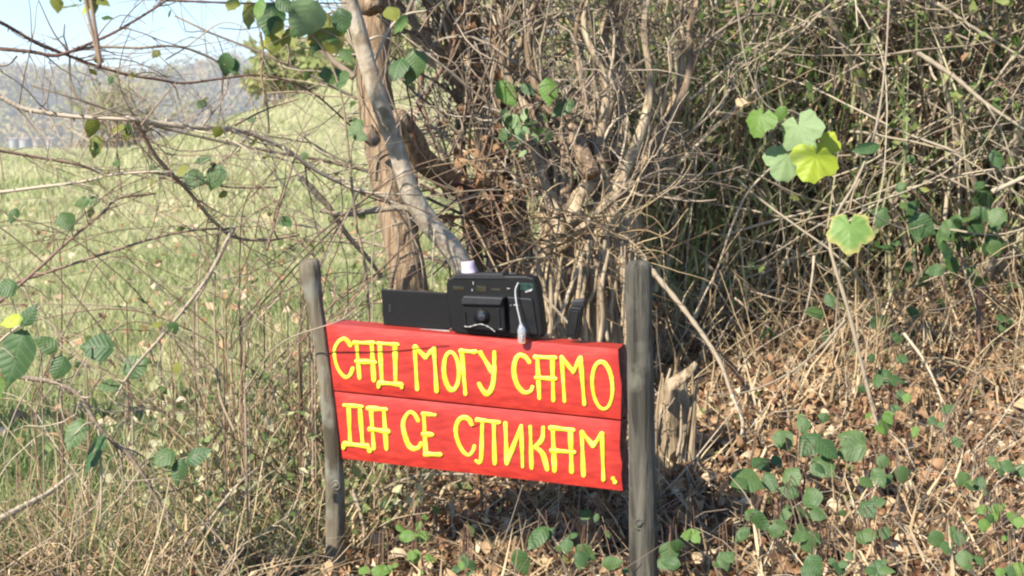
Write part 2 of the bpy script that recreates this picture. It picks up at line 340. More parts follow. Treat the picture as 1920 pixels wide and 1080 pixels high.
# woodland clothing the hill: one mass of many small crowns
b = MB(); n = 5200; x = R.uniform(-330, 260, n); y = 545 + 345 * R.random(n) ** .8; z = hz(x, y)
keep = (z > -12) & (np.sin(x / 14 + 2 * np.sin(y / 37)) * np.sin(y / 23 + x / 50) > -.72) & (np.abs(x / y) < .42); x, y, z = x[keep], y[keep], z[keep]; n = len(x)
K = 42; hgt = R.uniform(4, 9, n) * (1 + .35 * np.sin(x / 17) * np.sin(y / 29)); d = unit(R.normal(size=(n, K, 3))); rad = R.uniform(.5, 1, (n, K, 1)) ** .5
P = np.stack([x, y, z + hgt * .55], 1)[:, None] + d * rad * np.stack([hgt * .36, hgt * .36, hgt * .5], 1)[:, None]
P = P.reshape(-1, 3); cr = np.repeat(np.clip(R.random(n) + .2 * np.sin(x / 40), 0, 1), K)
D = R.normal(size=P.shape); D[:, 2] += .8
b.leaves(P, D, R.normal(size=P.shape), R.uniform(1.0, 2.2, len(P)), R.uniform(.4, .8, len(P)), cr)
tr = np.stack([np.stack([x, y, z - .3], 1), np.stack([x, y, z + hgt * .6], 1)], 1); b.tubes(tr, .16, 3, np.zeros(n))
wd = b.build('far_woodland', M['wood_far'], kind='stuff'); wd['label'] = 'grey-brown autumn woodland covering the distant hillside'

m_wall = plain('white_render', (.30, .30, .27), .8, .2, 3, .05, .1); m_roof = plain('tiled_roof', (.38, .27, .22), .8, .2, 3, .2, .3)
for k, (px, wid, lab) in enumerate([(28, 1.8, 'far white house at the left edge, below the wooded hill'), (48, 2.2, 'widest far white house in the valley below the wooded hill'), (72, 1.5, 'small far white house between two others under the hill'), (98, 1.8, 'far white house standing apart, rightmost in the valley')]):
    p = at(px, 262, 500.0); zg = float(gz(p[0], p[1]))
    zb = p[2] - .5
    t_ = thing('house', lab, 'house', (p[0], p[1], zb), 'houses in the valley')
    b = MB(); a = np.array([[sx * wid / 2, sy * 3, zz] for zz in (min(0, zg - zb) - .5, .75) for sx, sy in ((-1, -1), (1, -1), (1, 1), (-1, 1))]) + [p[0], p[1], zb]
    b.add(a, [[0, 1, 5, 4], [1, 2, 6, 5], [2, 3, 7, 6], [3, 0, 4, 7]], 0); b.build('wall', m_wall, t_, False)
    b = MB(); a = np.array([[-wid / 2 - .2, -3.3, .72], [wid / 2 + .2, -3.3, .72], [wid / 2 + .2, 3.3, .72], [-wid / 2 - .2, 3.3, .72], [-wid / 2 - .2, 0, 1.2], [wid / 2 + .2, 0, 1.2]]) + [p[0], p[1], zb]
    b.add(a, [[0, 1, 5, 4], [2, 3, 4, 5]], 0); b.add(a[[0, 3, 4, 1, 2, 5]], [[0, 2, 1], [3, 4, 5]], 0); b.build('roof', m_roof, t_, False)

# bushes on the meadow crest
def bush(px, Y, wpx, hpx, nst, nlf, lmat, smat, label, ybase=None, ls=.05, cat='bush'):
    W = wpx / 3045 * Y; H = hpx / 3045 * Y; c = at(px, 240, Y); zb = float(gz(c[0], Y)) - .05
    t_ = thing('bush', label, cat, (c[0], Y, zb), 'bushes along the meadow crest'); base = np.array([c[0], Y, zb])
    P0 = base + np.stack([R.normal(size=nst) * W * .22, R.normal(size=nst) * W * .2, np.zeros(nst)], 1)
    D0 = np.stack([R.normal(size=nst) * .3 * W / H, R.normal(size=nst) * .25, np.ones(nst)], 1)
    p1 = wander(P0, D0, R.uniform(.6, 1.05, nst) * H, 9, .10); r0 = Y * 2.4 / 3045
    b = MB(); b.tubes(p1, taper(nst, 9, r0, .3), 4)
    k = nst * 5; i = R.integers(0, nst, k); j = R.integers(3, 8, k); Q = p1[i, j]; D = unit(p1[i, j] - p1[i, j - 1]) + R.normal(size=(k, 3)) * .45
    p2 = wander(Q, D, R.uniform(.15, .38, k) * H, 6, .12); b.tubes(p2, taper(k, 6, r0 * .5, .4), 3)
    b.build('stems', smat, t_, kind='stuff')
    if nlf:
        b = MB(); i = R.integers(0, k, nlf); j = R.integers(1, 6, nlf); P = p2[i, j] + R.normal(size=(nlf, 3)) * H * .03
        b.leaves(P, R.normal(size=(nlf, 3)) + [0, 0, .3], R.normal(size=(nlf, 3)) + [-.3, -.8, .6], ls * R.uniform(.6, 1.3, nlf), ls * .35, np.clip(np.repeat(R.random(1), nlf) * .2 + R.random(nlf) * .8, 0, 1))
        b.build('foliage', lmat, t_, kind='stuff')
bush(215, 42, 210, 170, 60, 500, M['yellowgreens'], M['palecane'], 'bare pale shrub on the left of the meadow before the hill', ls=.12)
bush(560, 24, 210, 120, 40, 3200, M['yellowgreens'], M['palecane'], 'yellow-green bush on the crest left of the leaning trunk', ls=.13)
bush(640, 27, 150, 150, 30, 2200, M['yellowgreens'], M['palecane'], 'taller yellow-green bush close behind the brown trunk', ls=.13)
bush(800, 26, 200, 190, 40, 3000, M['yellowgreens'], M['palecane'], 'light green bush between the brown trunk and the multi-stemmed tree', ls=.13)
bush(985, 25, 180, 170, 36, 2600, M['yellowgreens'], M['palecane'], 'light green bush seen through the multi-stemmed tree', ls=.13)
bush(1150, 26, 190, 150, 36, 2400, M['yellowgreens'], M['palecane'], 'light green bush behind the pollarded stump', ls=.13)

# ------------------------------------------------------------------ meadow grass (stuff)
def scatter(n, y0, y1, pxa, pxb, pw=1.0):
    y = y0 * (y1 / y0) ** (R.random(n) ** pw); px = R.uniform(pxa, pxb, n); x = (px - 960) / 3045 * y; return x, y
b = MB()
for n, y0, y1, hh, ww in ((34000, 2.35, 5.5, .070, .0020), (34000, 5, 10, .070, .0028), (42000, 9, 31, .075, .0065)):
    x, y = scatter(n, y0, y1, -500, 1500 if y0 > 6 else 1150); k = meadow_mask(x, y) > R.random(n) * .9 + .05; x, y = x[k], y[k]; n = len(x)
    tuft = .5 + .5 * np.sin(x * 3.1 + np.sin(y * 2.7) * 2) * np.sin(y * 3.9 + 1.3 * np.sin(x * 2))
    P = np.stack([x, y, gz(x, y) - .005], 1); L = hh * R.uniform(.45, 1.2, n) * (.7 + .6 * tuft)
    pat = .5 + .35 * np.sin(x * 1.3 + .8 * y) * np.sin(y * .9 - x * .4 + 2) + .15 * np.sin(x * 4 - y * 3)
    rn = np.clip(.26 + .50 * pat + R.normal(size=n) * .14 + .22 * sst(5, 16, y), 0, 1)
    D = np.stack([R.normal(size=n) * .3, R.normal(size=n) * .3, np.ones(n)], 1)
    b.blades(P, D, L, ww * R.uniform(.6, 1.3, n), np.abs(R.normal(size=n)) * .45, rn)
g = b.build('meadow_grass', M['grass'], kind='stuff'); g['label'] = 'sunlit green and straw meadow grass'
b = MB(); n = 900; x, y = scatter(n, 3.0, 10, -300, 900); k = meadow_mask(x, y) > .5; x, y = x[k], y[k]; n = len(x)
P = np.stack([x, y, gz(x, y) + R.uniform(.01, .07, n)], 1); b.curled(P, R.normal(size=(n, 3)) * [1, 1, .3], R.normal(size=(n, 3)) * .5 + [0, -.3, 1], R.uniform(.02, .05, n), R.uniform(.008, .018, n), R.uniform(.4, 1, n))
o = b.build('fallen_leaves_in_grass', M['deadleaf'], kind='stuff')

def clear_feet(x, y, *more):
    k = ~((y < 2.36) & (x > -.34) & (x < -.17)) & ~((y < 2.2) & (x > .10) & (x < .27)); return (x[k], y[k]) + tuple(m_[k] for m_ in more)
# ------------------------------------------------------------------ leaf litter, dead stalks on the bank
def bank_pts(n, pxa, pxb, y0, y1):
    y = R.uniform(y0, y1, n); x = (R.uniform(pxa, pxb, n) - 960) / 3045 * y; return x, y
b = MB()
for n, a, c, y0, y1 in ((25000, -250, 2400, 1.9, 4.8), (11000, 600, 2200, 2.1, 3.6)):
    x, y = bank_pts(n, a, c, y0, y1); k = meadow_mask(x, y) < R.random(n) * .8; x, y = x[k], y[k]; m = len(x)
    P = np.stack([x, y, gz(x, y) + R.uniform(0, .035, m)], 1)
    big = R.random(m) ** 2
    b.curled(P, R.normal(size=(m, 3)) * [1, 1, .6], R.normal(size=(m, 3)) * .8 + [-.2, -.6, .9], .009 + .025 * big, .0028 + .0078 * big, np.clip(R.normal(size=m) * .27 + .52, 0, 1), .45, .8)
o = b.build('leaf_litter', M['deadleaf'], kind='stuff'); o['label'] = 'brown fallen leaves covering the bank'
b = MB()
n = 2600; x, y = bank_pts(n, -300, 2300, 1.95, 3.8); k = meadow_mask(x, y) < .4 + .5 * R.random(n); x, y = clear_feet(x[k], y[k]); n = len(x)
P = np.stack([x, y, gz(x, y) + .01], 1); D = R.normal(size=(n, 3)) * [1, .8, .35] + [0, 0, .25]
b.tubes(wander(P, D, R.uniform(.06, .28, n), 6, .16, .03), taper(n, 6, R.uniform(.0007, .0022, n)), 3)
o = b.build('fallen_twigs', M['twig'], kind='stuff')
b = MB(); n = 9500; x, y = bank_pts(n, -300, 2300, 2.0, 4.0); k = meadow_mask(x, y) < .2 + .7 * R.random(n); x, y = clear_feet(x[k], y[k]); n = len(x)
P = np.stack([x, y, gz(x, y)], 1); D = np.stack([R.normal(size=n) * .9, R.normal(size=n) * .7, np.ones(n)], 1)
b.blades(P, D, R.uniform(.05, .17, n), R.uniform(.0012, .003, n), np.abs(R.normal(size=n)) * .9)
o = b.build('dry_grass', M['straw'], kind='stuff'); o['label'] = 'dry straw grass on the bank around the sign'
b = MB(); n = 900; x, y = bank_pts(n, 0, 2200, 2.1, 4.0); P = np.stack([x, y, gz(x, y) + .01], 1)
cl = np.sin(x * 7 + 2) * np.sin(y * 6 + 1) > .1; P = P[cl]; n = len(P)
b.leaves(P + [0, 0, .02] * R.random((n, 1)), R.normal(size=(n, 3)) * [1, 1, .4] + [0, 0, .3], R.normal(size=(n, 3)) * .4 + [-.2, -.6, .8], R.uniform(.012, .03, n), R.uniform(.005, .011, n))
o = b.build('small_weeds', M['greens'], kind='stuff')

# ------------------------------------------------------------------ the painted sign
PL = at(610, 606, 2.32); PR = at(1160, 652, 2.21)
UX = unit(np.array([PR[0] - PL[0], PR[1] - PL[1], 0.0])); NF = np.array([UX[1], -UX[0], 0.0])   # along the board; out of its front
def onb(px, py, off=0.0):
    d = ray(px, py); p0 = PL + NF * off; return C0 + d * (np.dot(p0 - C0, NF) / np.dot(d, NF))
sign = thing('wooden_sign', 'red two-plank sign with yellow hand-painted Cyrillic lettering between two stakes', 'sign', (float(PL[0] + PR[0]) / 2, 2.27, 0.04))
TH = 0.055
def plank(tl, tr, br, bl, right_edge):
    """a thick board: front grid, rounded upper edge, rough right end"""
    nx, ny = 40, 9; fr = []
    re = np.array(right_edge, float)
    for j in range(ny):
        v = j / (ny - 1)
        l = np.array(tl) * (1 - v) + np.array(bl) * v; yy = re[0, 1] + (re[-1, 1] - re[0, 1]) * v; r = np.array([np.interp(yy, re[:, 1], re[:, 0]), yy])
        for i in range(nx):
            q = l + (r - l) * i / (nx - 1); e = min(i, nx - 1 - i, j, ny - 1 - j)
            fr.append(onb(*q) + NF * (-.0022 if e == 0 else R.normal() * .00012))
    fr = np.array(fr); bk = fr - NF * (TH - .002) + R.normal(size=fr.shape) * .0002
    b = MB(); i = np.arange(ny - 1)[:, None] * nx; j = np.arange(nx - 1)[None]
    q = np.stack([i + j, i + nx + j, i + nx + j + 1, i + j + 1], -1).reshape(-1, 4); N = nx * ny
    b.add(fr, q, .5); b.add(bk, q[:, ::-1], .5)
    def strip(ids, rows=5, rough=0.0, flip=False):
        ids = np.array(ids); V = []
        for k in range(rows):
            t = k / (rows - 1); p = fr[ids] * (1 - t) + bk[ids] * t
            if 0 < k < rows - 1: p = p + R.normal(size=p.shape) * rough
            V.append(p)
        V = np.concatenate(V); m = len(ids); i = np.arange(rows - 1)[:, None] * m; j = np.arange(m - 1)[None]
        q = np.stack([i + j, i + j + 1, i + m + j + 1, i + m + j], -1).reshape(-1, 4)
        return V, (q[:, ::-1] if flip else q)
    for ids in (range(nx), [(ny - 1) * nx + k for k in range(nx)][::-1], [k * nx for k in range(ny)][::-1]):
        b.add(*strip(list(ids)), .5)
    o = b.build('plank', M['red'], sign, smooth=False)
    e = MB(); e.add(*strip([k * nx + nx - 1 for k in range(ny)], 6, .0015), .5); eg = e.build('end_grain', M['rawwood'], o, smooth=False)
    return o
P1 = plank((610, 607), (1158, 655), (1163, 787), (625, 732), [(1158, 655), (1161, 700), (1165, 722), (1163, 787)])
P2 = plank((626, 735), (1163, 790), (1167, 921), (641, 860), [(1163, 790), (1161, 845), (1166, 872), (1164, 890), (1167, 921)])

def letter(parent, strokes, wpx):
    b = MB()
    for si, (cr, pts) in enumerate(strokes):
        ox, oy, sc = {'A': (600, 600, 3.6), 'B': (900, 640, 3.6), 'C': (560, 600, 2.25)}[cr]
        P = spline([(ox + x / sc, oy + y / sc) for x, y in pts], max(7, 6 * len(pts))) if len(pts) > 2 and si >= 0 and not (cr, len(pts)) == ('X', 0) else None
        if P is None:
            P = np.array([(ox + x / sc, oy + y / sc) for x, y in pts]); P = P[0] + (P[-1] - P[0]) * np.linspace(0, 1, 9)[:, None]
        n = len(P); wv = wpx * .5 * R.uniform(.88, 1.12) * (1 + .16 * np.sin(np.linspace(0, 6, n) + R.random() * 6) + R.normal(size=n) * .05)
        T = unit(np.gradient(P, axis=0)); Nn = np.stack([-T[:, 1], T[:, 0]], 1)
        # round caps
        a = [(-1, .5), (-.8, .8)]; hd = [P[0] - T[0] * wv[0] * .75, P[0] - T[0] * wv[0] * .4]; tl = [P[-1] + T[-1] * wv[-1] * .4, P[-1] + T[-1] * wv[-1] * .75]
        P = np.vstack([hd, P, tl]); Nn = np.vstack([Nn[:1], Nn[:1], Nn, Nn[-1:], Nn[-1:]]); wv = np.concatenate([[wv[0] * .3, wv[0] * .85], wv, [wv[-1] * .85, wv[-1] * .3]])
        h = .0009 + .00022 * si; rows = []
        for s_, hh in ((-1, -.0006), (-.85, h), (0, h * 1.25), (.85, h), (1, -.0006)):
            Q = P + Nn * (s_ * wv)[:, None]; rows.append([onb(qx, qy, hh) for qx, qy in Q])
        V = np.array(rows).reshape(-1, 3); m = len(P); i = np.arange(4)[:, None] * m; j = np.arange(m - 1)[None]
        b.add(V, np.stack([i + j, i + j + 1, i + m + j + 1, i + m + j], -1).reshape(-1, 4), .5)
    b.build('letter', M['yellow'], parent)
def poly(cr, pts):  # straight segments of a bent stroke, each drawn with the brush
    return [(cr, [pts[k], pts[k + 1]]) for k in range(len(pts) - 1)]
def oval(cr, cx, cy, rx, ry, sk=0): return [(cr, [(cx + rx * math.cos(a) + sk * math.sin(a), cy + ry * math.sin(a)) for a in np.linspace(-1.7, 2 * math.pi - 1.6, 15)])]
row1 = [
 [('A', [(206, 172), (185, 140), (158, 128), (125, 148), (100, 195), (100, 250), (118, 320), (150, 370), (180, 388), (205, 370), (222, 328)])],
 [('A', [(247, 150), (268, 392)]), ('A', [(350, 150), (365, 408)]), ('A', [(228, 154), (362, 156)]), ('A', [(242, 278), (372, 288)])],
 [('A', [(405, 165), (420, 430)]), ('A', [(508, 170), (512, 430)]), ('A', [(390, 157), (525, 168)])] + poly('A', [(396, 452), (402, 424), (550, 438), (553, 455)]),
 poly('A', [(657, 468), (640, 182), (715, 253), (770, 190), (789, 480)]),
 oval('A', 888, 345, 50, 128, 6),
 [('A', [(983, 500), (957, 210)]), ('A', [(948, 210), (1050, 216)])],
 [('B', [(2, 75), (82, 205)]), ('B', [(98, 72), (98, 195), (85, 305), (52, 355), (22, 335), (-8, 285)])],
 [('B', [(335, 142), (308, 107), (268, 95), (240, 130), (230, 200), (246, 280), (280, 332), (315, 348), (345, 332), (355, 308)])],
 [('B', [(388, 110), (402, 385)]), ('B', [(490, 115), (497, 398)]), ('B', [(370, 106), (508, 113)]), ('B', [(376, 245), (508, 255)])],
 poly('B', [(572, 405), (552, 105), (630, 208), (680, 112), (706, 425)]),
 oval('B', 827, 298, 68, 160, 10),
]
row2 = [
 [('A', [(195, 590), (205, 840)]), ('A', [(270, 590), (290, 850)]), ('A', [(160, 575), (286, 586)])] + poly('A', [(160, 865), (166, 836), (320, 853), (338, 885)]),
 [('A', [(345, 600), (365, 868)]), ('A', [(432, 605), (450, 872)]), ('A', [(320, 595), (446, 606)]), ('A', [(335, 737), (460, 755)])],
 [('A', [(663, 680), (640, 638), (605, 624), (572, 665), (562, 720), (580, 800), (605, 852), (638, 870), (668, 860), (683, 832)])],
 [('A', [(702, 635), (715, 905)]), ('A', [(690, 632), (776, 642)]), ('A', [(694, 770), (758, 776)]), ('A', [(710, 906), (812, 910)])],
 [('A', [(1028, 708), (1003, 668), (962, 660), (930, 690), (918, 750), (935, 830), (970, 892), (1005, 912), (1033, 885), (1043, 852)])],
 [('C', [(775, 430), (772, 560), (765, 602), (748, 594)]), ('C', [(824, 435), (828, 606)]), ('C', [(752, 421), (845, 433)])],
 poly('B', [(172, 552), (183, 825), (280, 570), (289, 848)]),
 [('B', [(340, 575), (350, 855)]), ('B', [(428, 580), (420, 660), (372, 714)]), ('B', [(372, 712), (425, 762), (455, 865)])],
 [('B', [(492, 590), (505, 875)]), ('B', [(612, 605), (620, 880)]), ('B', [(474, 584), (630, 601)]), ('B', [(482, 738), (636, 750)])],
 poly('B', [(700, 905), (688, 612), (765, 705), (825, 625), (835, 935)]),
 [('B', [(897, 925), (912, 952)])],
]
for st in row1: letter(P1, st, 8.6)
for st in row2: letter(P2, st, 8.9)

def post(pts, Ys, wid, mat, name='post', parent=None, knot=None, flat=True):
    P = spline([at(x, y, Y) for (x, y), Y in zip(pts, Ys)], 40); n = 40
    rr = np.interp(np.linspace(0, 1, n), np.linspace(0, 1, len(wid)), wid) / 2 / 3045 * np.mean(Ys)
    a = np.arange(14) * 2 * math.pi / 14; ph = R.random(5) * 6
    rid = 1 + .07 * np.sin(2 * a + ph[0])[None] + .04 * np.sin(3 * a + ph[1] + np.linspace(0, 3, n)[:, None]) + .03 * np.sin(5 * a + ph[2] + np.linspace(0, 9, n)[:, None]) + R.normal(size=(n, 14)) * .012
    rr = rr.copy(); rr[0] *= .62; rr[1] *= .93
    b = MB(); b.tubes(P[None], rr[None], 14, .5, rid[None]); o = b.build(name, mat, parent)
    if knot:
        for kx, ky, Y, rpx in knot:
            c = at(kx, ky, Y); r = rpx / 3045 * Y; th = np.linspace(0, 2 * math.pi, 17); ring = np.stack([c[0] + r * np.cos(th), np.full(17, c[1]), c[2] + 1.2 * r * np.sin(th)], 1)
            kb = MB(); kb.tubes(ring[None], r * .35, 6, .5); kb.tubes(np.stack([c + [0, .01, 0], c + [0, -.002, 0]])[None], r * .8, 8, .5); kb.build('knot', mat, o)
    return o
YL, YR = 2.335, 2.185
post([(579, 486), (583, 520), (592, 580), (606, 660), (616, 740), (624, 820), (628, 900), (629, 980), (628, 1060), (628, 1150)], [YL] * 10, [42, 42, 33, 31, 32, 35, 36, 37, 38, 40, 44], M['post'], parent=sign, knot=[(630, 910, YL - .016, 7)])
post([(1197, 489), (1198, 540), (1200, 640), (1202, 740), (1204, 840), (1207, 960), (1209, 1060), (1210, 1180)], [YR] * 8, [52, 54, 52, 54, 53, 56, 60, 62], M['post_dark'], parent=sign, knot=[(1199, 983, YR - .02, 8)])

# ------------------------------------------------------------------ things on the board
def prism(name, mat, parent, outline, off, depth, bev=.002, smooth=False, seg=2):
    """outline measured on a plane parallel to the board, `off` in front of its face, pushed back by depth"""
    import bmesh
    f = [onb(x, y, off) for x, y in outline]; bm = bmesh.new()
    a = [bm.verts.new(p) for p in f]; c = [bm.verts.new(p - NF * depth) for p in f]; n = len(a)
    bm.faces.new(a); bm.faces.new(c[::-1])
    for i in range(n): bm.faces.new((a[i], c[i], c[(i + 1) % n], a[(i + 1) % n]))
    bmesh.ops.recalc_face_normals(bm, faces=bm.faces)
    if bev: bmesh.ops.bevel(bm, geom=list(bm.edges), offset=bev, segments=seg, affect='EDGES', profile=.6)
    me = bpy.data.meshes.new(name); bm.to_mesh(me); bm.free(); me.materials.append(mat)
    me.attributes.new('rnd', 'FLOAT', 'POINT')
    return link(name, me, parent)
def disc(name, mat, parent, c, r, depth, sides=24, dome=0.0):
    b = MB(); ax = NF; rows = [(-depth, 1), (0, 1), (dome * .6, .8), (dome, .0001)] if dome else [(-depth, 1), (0, 1)]
    P = np.array([c + ax * d for d, _ in rows]); b.tubes(P[None], np.array([[r * k for _, k in rows]]), sides, .5); return b.build(name, mat, parent)
cb = onb(925, 630, -.02)
fc = thing('film_camera', 'old black compact film camera lying open on top of the red sign', 'camera', cb)
body = prism('body', M['black'], fc, [(836, 532), (840, 522), (852, 516), (985, 517), (1001, 521), (1006, 534), (1013, 580), (1018, 626), (1012, 635), (860, 626), (846, 620), (838, 575)], -.013, .030, .003)
prism('top_plate', M['greyplastic'], fc, [(850, 523), (853, 513), (942, 513), (947, 524)], -.0115, .026, .0012)
prism('shutter_button', M['blackgloss'], fc, [(952, 517), (953, 512), (968, 512), (969, 517)], -.02, .012, .001)
prism('back_door', M['black'], fc, [(714, 542), (838, 549), (846, 614), (840, 618), (719, 609)], -.036, .005, .0012)
prism('door_latch', M['greyplastic'], fc, [(729, 571), (733, 571), (733, 585), (729, 585)], -.0352, .001, .0003)
prism('pale_strip', M['dust'], fc, [(786, 616.5), (843, 619.5), (843, 625), (800, 622)], -.030, .003, .0004)
lh = prism('lens_housing', M['black'], fc, [(864, 560), (944, 563), (948, 622), (866, 617)], .001, .02, .0025)
prism('lens_hood', M['greyplastic'], fc, [(868, 555), (944, 558), (938, 573), (864, 571)], .006, .02, .002)
lc = onb(903, 594, .002)
disc('lens_barrel', M['black'], lh, lc, .012, .008)
disc('lens', M['lens'], lh, lc + NF * .0012, .006, .002, dome=.0006)
prism('lens_window_frame', M['blackgloss'], lh, [(869, 584), (872, 584), (874, 614), (871, 614)], .003, .003, .0004)
prism('lens_window_frame', M['blackgloss'], lh, [(931, 578), (936, 578), (938, 616), (933, 616)], .003, .003, .0004)
b = MB(); P = spline([onb(x, y, .0035) for x, y in [(871, 612), (880, 613), (890, 610), (902, 608), (914, 612), (922, 617), (928, 622)]], 20); b.tubes(P[None], .0009 * (1 + .5 * np.sin(np.arange(20) * 2.1))[None], 5, .5); b.build('scuffed_rim', M['dust'], lh)
prism('viewfinder_window', M['amber'], fc, [(849, 537), (870, 538), (870, 545), (849, 544)], -.0122, .002, .0005)
prism('meter_window', M['amber'], fc, [(893, 536), (912, 538), (912, 548), (893, 546)], -.0122, .002, .0005)
prism('focus_window', M['amber'], fc, [(921, 541), (939, 542), (939, 546), (921, 545)], -.0122, .002, .0005)
fl = prism('flash', M['flash'], fc, [(972, 530), (1000, 532), (1002, 546), (975, 544)], -.0118, .003, .0008)
prism('flash_rim', M['dust'], fl, [(984, 546), (998, 541), (997, 546), (985, 549)], -.0110, .002, .0004)
prism('side_grip', M['blackgloss'], fc, [(950, 556), (998, 560), (1008, 628), (955, 626)], -.010, .008, .002)
for x, y, w_, h_ in ((887, 531, 2, 6), (885, 544, 2, 5), (957, 573, 2, 4), (967, 572, 9, 2.5), (953, 541, 6, 2), (938, 617, 7, 2)):
    prism('paint_chip', M['dust'], fc, [(x - w_ / 2, y - h_ / 2), (x + w_ / 2, y - h_ / 2 + .6), (x + w_ / 2, y + h_ / 2), (x - w_ / 2 + .5, y + h_ / 2 - .4)], -.0085 if x > 945 and y > 556 else (.0022 if y > 556 else -.0115), .003, .0002)
# bottle cap
b = MB(); cbt = onb(880, 519, -.030); ctp = onb(877, 490, -.030); ax = unit(ctp - cbt); Lh = np.linalg.norm(ctp - cbt)
rows = [(0, 14.2), (.02, 17.5), (.10, 17.5), (.14, 14.0), (.6, 13.2), (.95, 12.6), (1.0, 11.8), (.96, 10.5), (.7, 10.2), (.68, .1)]
b.tubes(np.array([cbt + ax * Lh * d for d, _ in rows])[None], np.array([[k / 3045 * 2.3 for _, k in rows]]), 24, .5)
cap = b.build('bottle_cap', M['lilac']); tag(cap, 'small pale lilac plastic cap standing on top of the black camera', 'cap')
# pendant
pd = thing('pendant', 'clear plastic pendant on a thin pale cord hanging in front of the camera', 'pendant', onb(978, 640, .006))
b = MB(); P = spline([onb(x, y, o_) for x, y, o_ in [(972, 530, -.009), (967, 541, -.006), (966.5, 552, -.004), (968, 566, .0), (970.5, 580, .002), (974, 595, .004), (976.5, 608, .006)]], 26); b.tubes(P[None], .0011, 6, .5); b.build('cord', M['cord'], pd)
b = MB(); rows = [((976.5, 605), 1.5), ((977, 610), 4), ((978, 618), 8), ((978.5, 625), 8.3), ((978.5, 642), 7.6), ((978.5, 644), 6.5)]
a = np.arange(8) * math.pi / 4; b.tubes(np.array([onb(x, y, .008) for (x, y), _ in rows])[None], np.array([[k / 3045 * 2.24 for _, k in rows]]), 8, .5); b.build('drop', M['clear'], pd, smooth=False)
b = MB(); b.tubes(np.stack([onb(978.3, 628, .008), onb(978.5, 639, .008)])[None], .0028, 8, .5); b.build('core', M['dust'], pd)
# black box
bx = thing('black_box', 'small glossy black plastic box leaning at the right end of the sign top', 'box', onb(1075, 634, -.03))
prism('case', M['black'], bx, [(1059, 632), (1068, 574), (1092, 577), (1083, 637)], -.018, .016, .0025)
prism('cap', M['greyplastic'], bx, [(1070, 576), (1073, 562), (1098, 560), (1093, 578)], -.0205, .012, .003)
prism('front_panel', M['blackgloss'], bx, [(1066, 626), (1073, 582), (1085, 584), (1078, 629)], -.0165, .003, .001)

# ------------------------------------------------------------------ trees
def trunk(pts, wid, n=40, sides=16, rough=.12, seed=None):
    """pts: world points; wid: radii"""
    P = spline(pts, n); rr = np.interp(np.linspace(0, 1, n), np.linspace(0, 1, len(wid)), wid)
    a = np.arange(sides) * 2 * math.pi / sides; z = np.linspace(0, 1, n)[:, None]; ph = R.random(8) * 6
    rid = 1 + rough * (.5 * np.sin(3 * a + ph[0] + 4 * z) + .35 * np.sin(5 * a + ph[1] - 7 * z) + .3 * np.sin(8 * a + ph[2] + 5 * z)) + .25 * rough * np.sin(14 * z * (1 + 0 * a) + ph[3] + a) + R.normal(size=(n, sides)) * rough * .18
    b = MB(); b.tubes(P[None], rr[None], sides, R.random(), rid[None]); return b
def pxpath(pts, Y, Y2=None):
    Ys = np.linspace(Y, Y if Y2 is None else Y2, len(pts)); return [at(x, y, yy) for (x, y), yy in zip(pts, Ys)]
def twigs_on(paths, k, lmin, lmax, r, wob=.16, grav=0., spread=.8, lo=.25, n=7):
    m, N = paths.shape[:2]; i = R.integers(0, m, k); j = R.integers(max(1, int(lo * N)), N - 1, k); D = unit(paths[i, j] - paths[i, j - 1]) + R.normal(size=(k, 3)) * spread
    p = wander(paths[i, j], D, R.uniform(lmin, lmax, k), n, wob, grav); return p, taper(k, n, r * R.uniform(.6, 1.2, k))
def sc(px, Y): return px / 3045 * Y
def ground_pt(px, Y):
    p = at(px, 500, Y); return np.array([p[0], Y, float(gz(p[0], Y)) - .03])

# brown-barked tree
Y = 3.05; t1 = thing('brown_tree', 'upright tree with cracked orange-brown bark behind the camera on the sign', 'tree', ground_pt(778, Y))
p = [ground_pt(782, Y)] + pxpath([(768, 560), (752, 450), (737, 380), (722, 300), (708, 210), (700, 130), (706, 50), (714, -80), (722, -330), (735, -650)], Y, Y + .15)
trunk(p, [sc(v, Y) for v in (50, 37, 34, 33, 34, 35, 33, 31, 31, 29, 24, 18)], 60, 18, .09).build('trunk', M['brown_bark'], t1)
trunk([at(x, y, yy) for x, y, yy in [(742, 215, 3.04), (775, 265, 3.08), (800, 305, 3.12), (850, 345, 3.18), (875, 370, 3.22), (885, 430, 3.24)]], [sc(v, Y) for v in (18, 23, 23, 21, 19, 16)], 30, 14, .10).build('limb', M['brown_bark'], t1)
trunk([at(x, y, yy) for x, y, yy in [(690, 245, 3.02), (700, 262, 3.0), (704, 268, 2.985)]], [sc(v, Y) for v in (16, 14, 5)], 10, 10, .2).build('knot', M['flaky_bark'], t1)
trunk([at(x, y, yy) for x, y, yy in [(700, 20, 3.05), (650, -120, 3.1), (560, -300, 3.15)]], [sc(v, Y) for v in (22, 17, 12)], 20, 12, .1).build('limb', M['brown_bark'], t1)
for pts in ([(735, 540), (748, 440), (728, 380), (740, 300), (712, 210), (725, 110), (700, 40)], [(790, 540), (775, 460), (765, 400), (745, 330), (752, 240), (722, 150), (735, 60), (725, -30)], [(705, 340), (712, 300), (740, 290), (760, 320)], [(690, 75), (712, 68), (735, 74)], [(700, 210), (718, 190), (745, 205)]):
    bb = MB(); bb.tubes(spline([at(x, y, 2.995) for x, y in pts], 30)[None], taper(1, 30, sc(3.2, 3)), 5); bb.build('vine_tendril', M['twig'], t1)
pp = np.stack([spline([at(x0, y0, 3.1), at(x1, y1, 3.1 + dy)], 9) for x0, y0, x1, y1, dy in ((690, -20, 560, -200, .2), (735, 0, 850, -180, .2), (690, 120, 640, 60, .05), (745, 60, 820, -90, .2))])
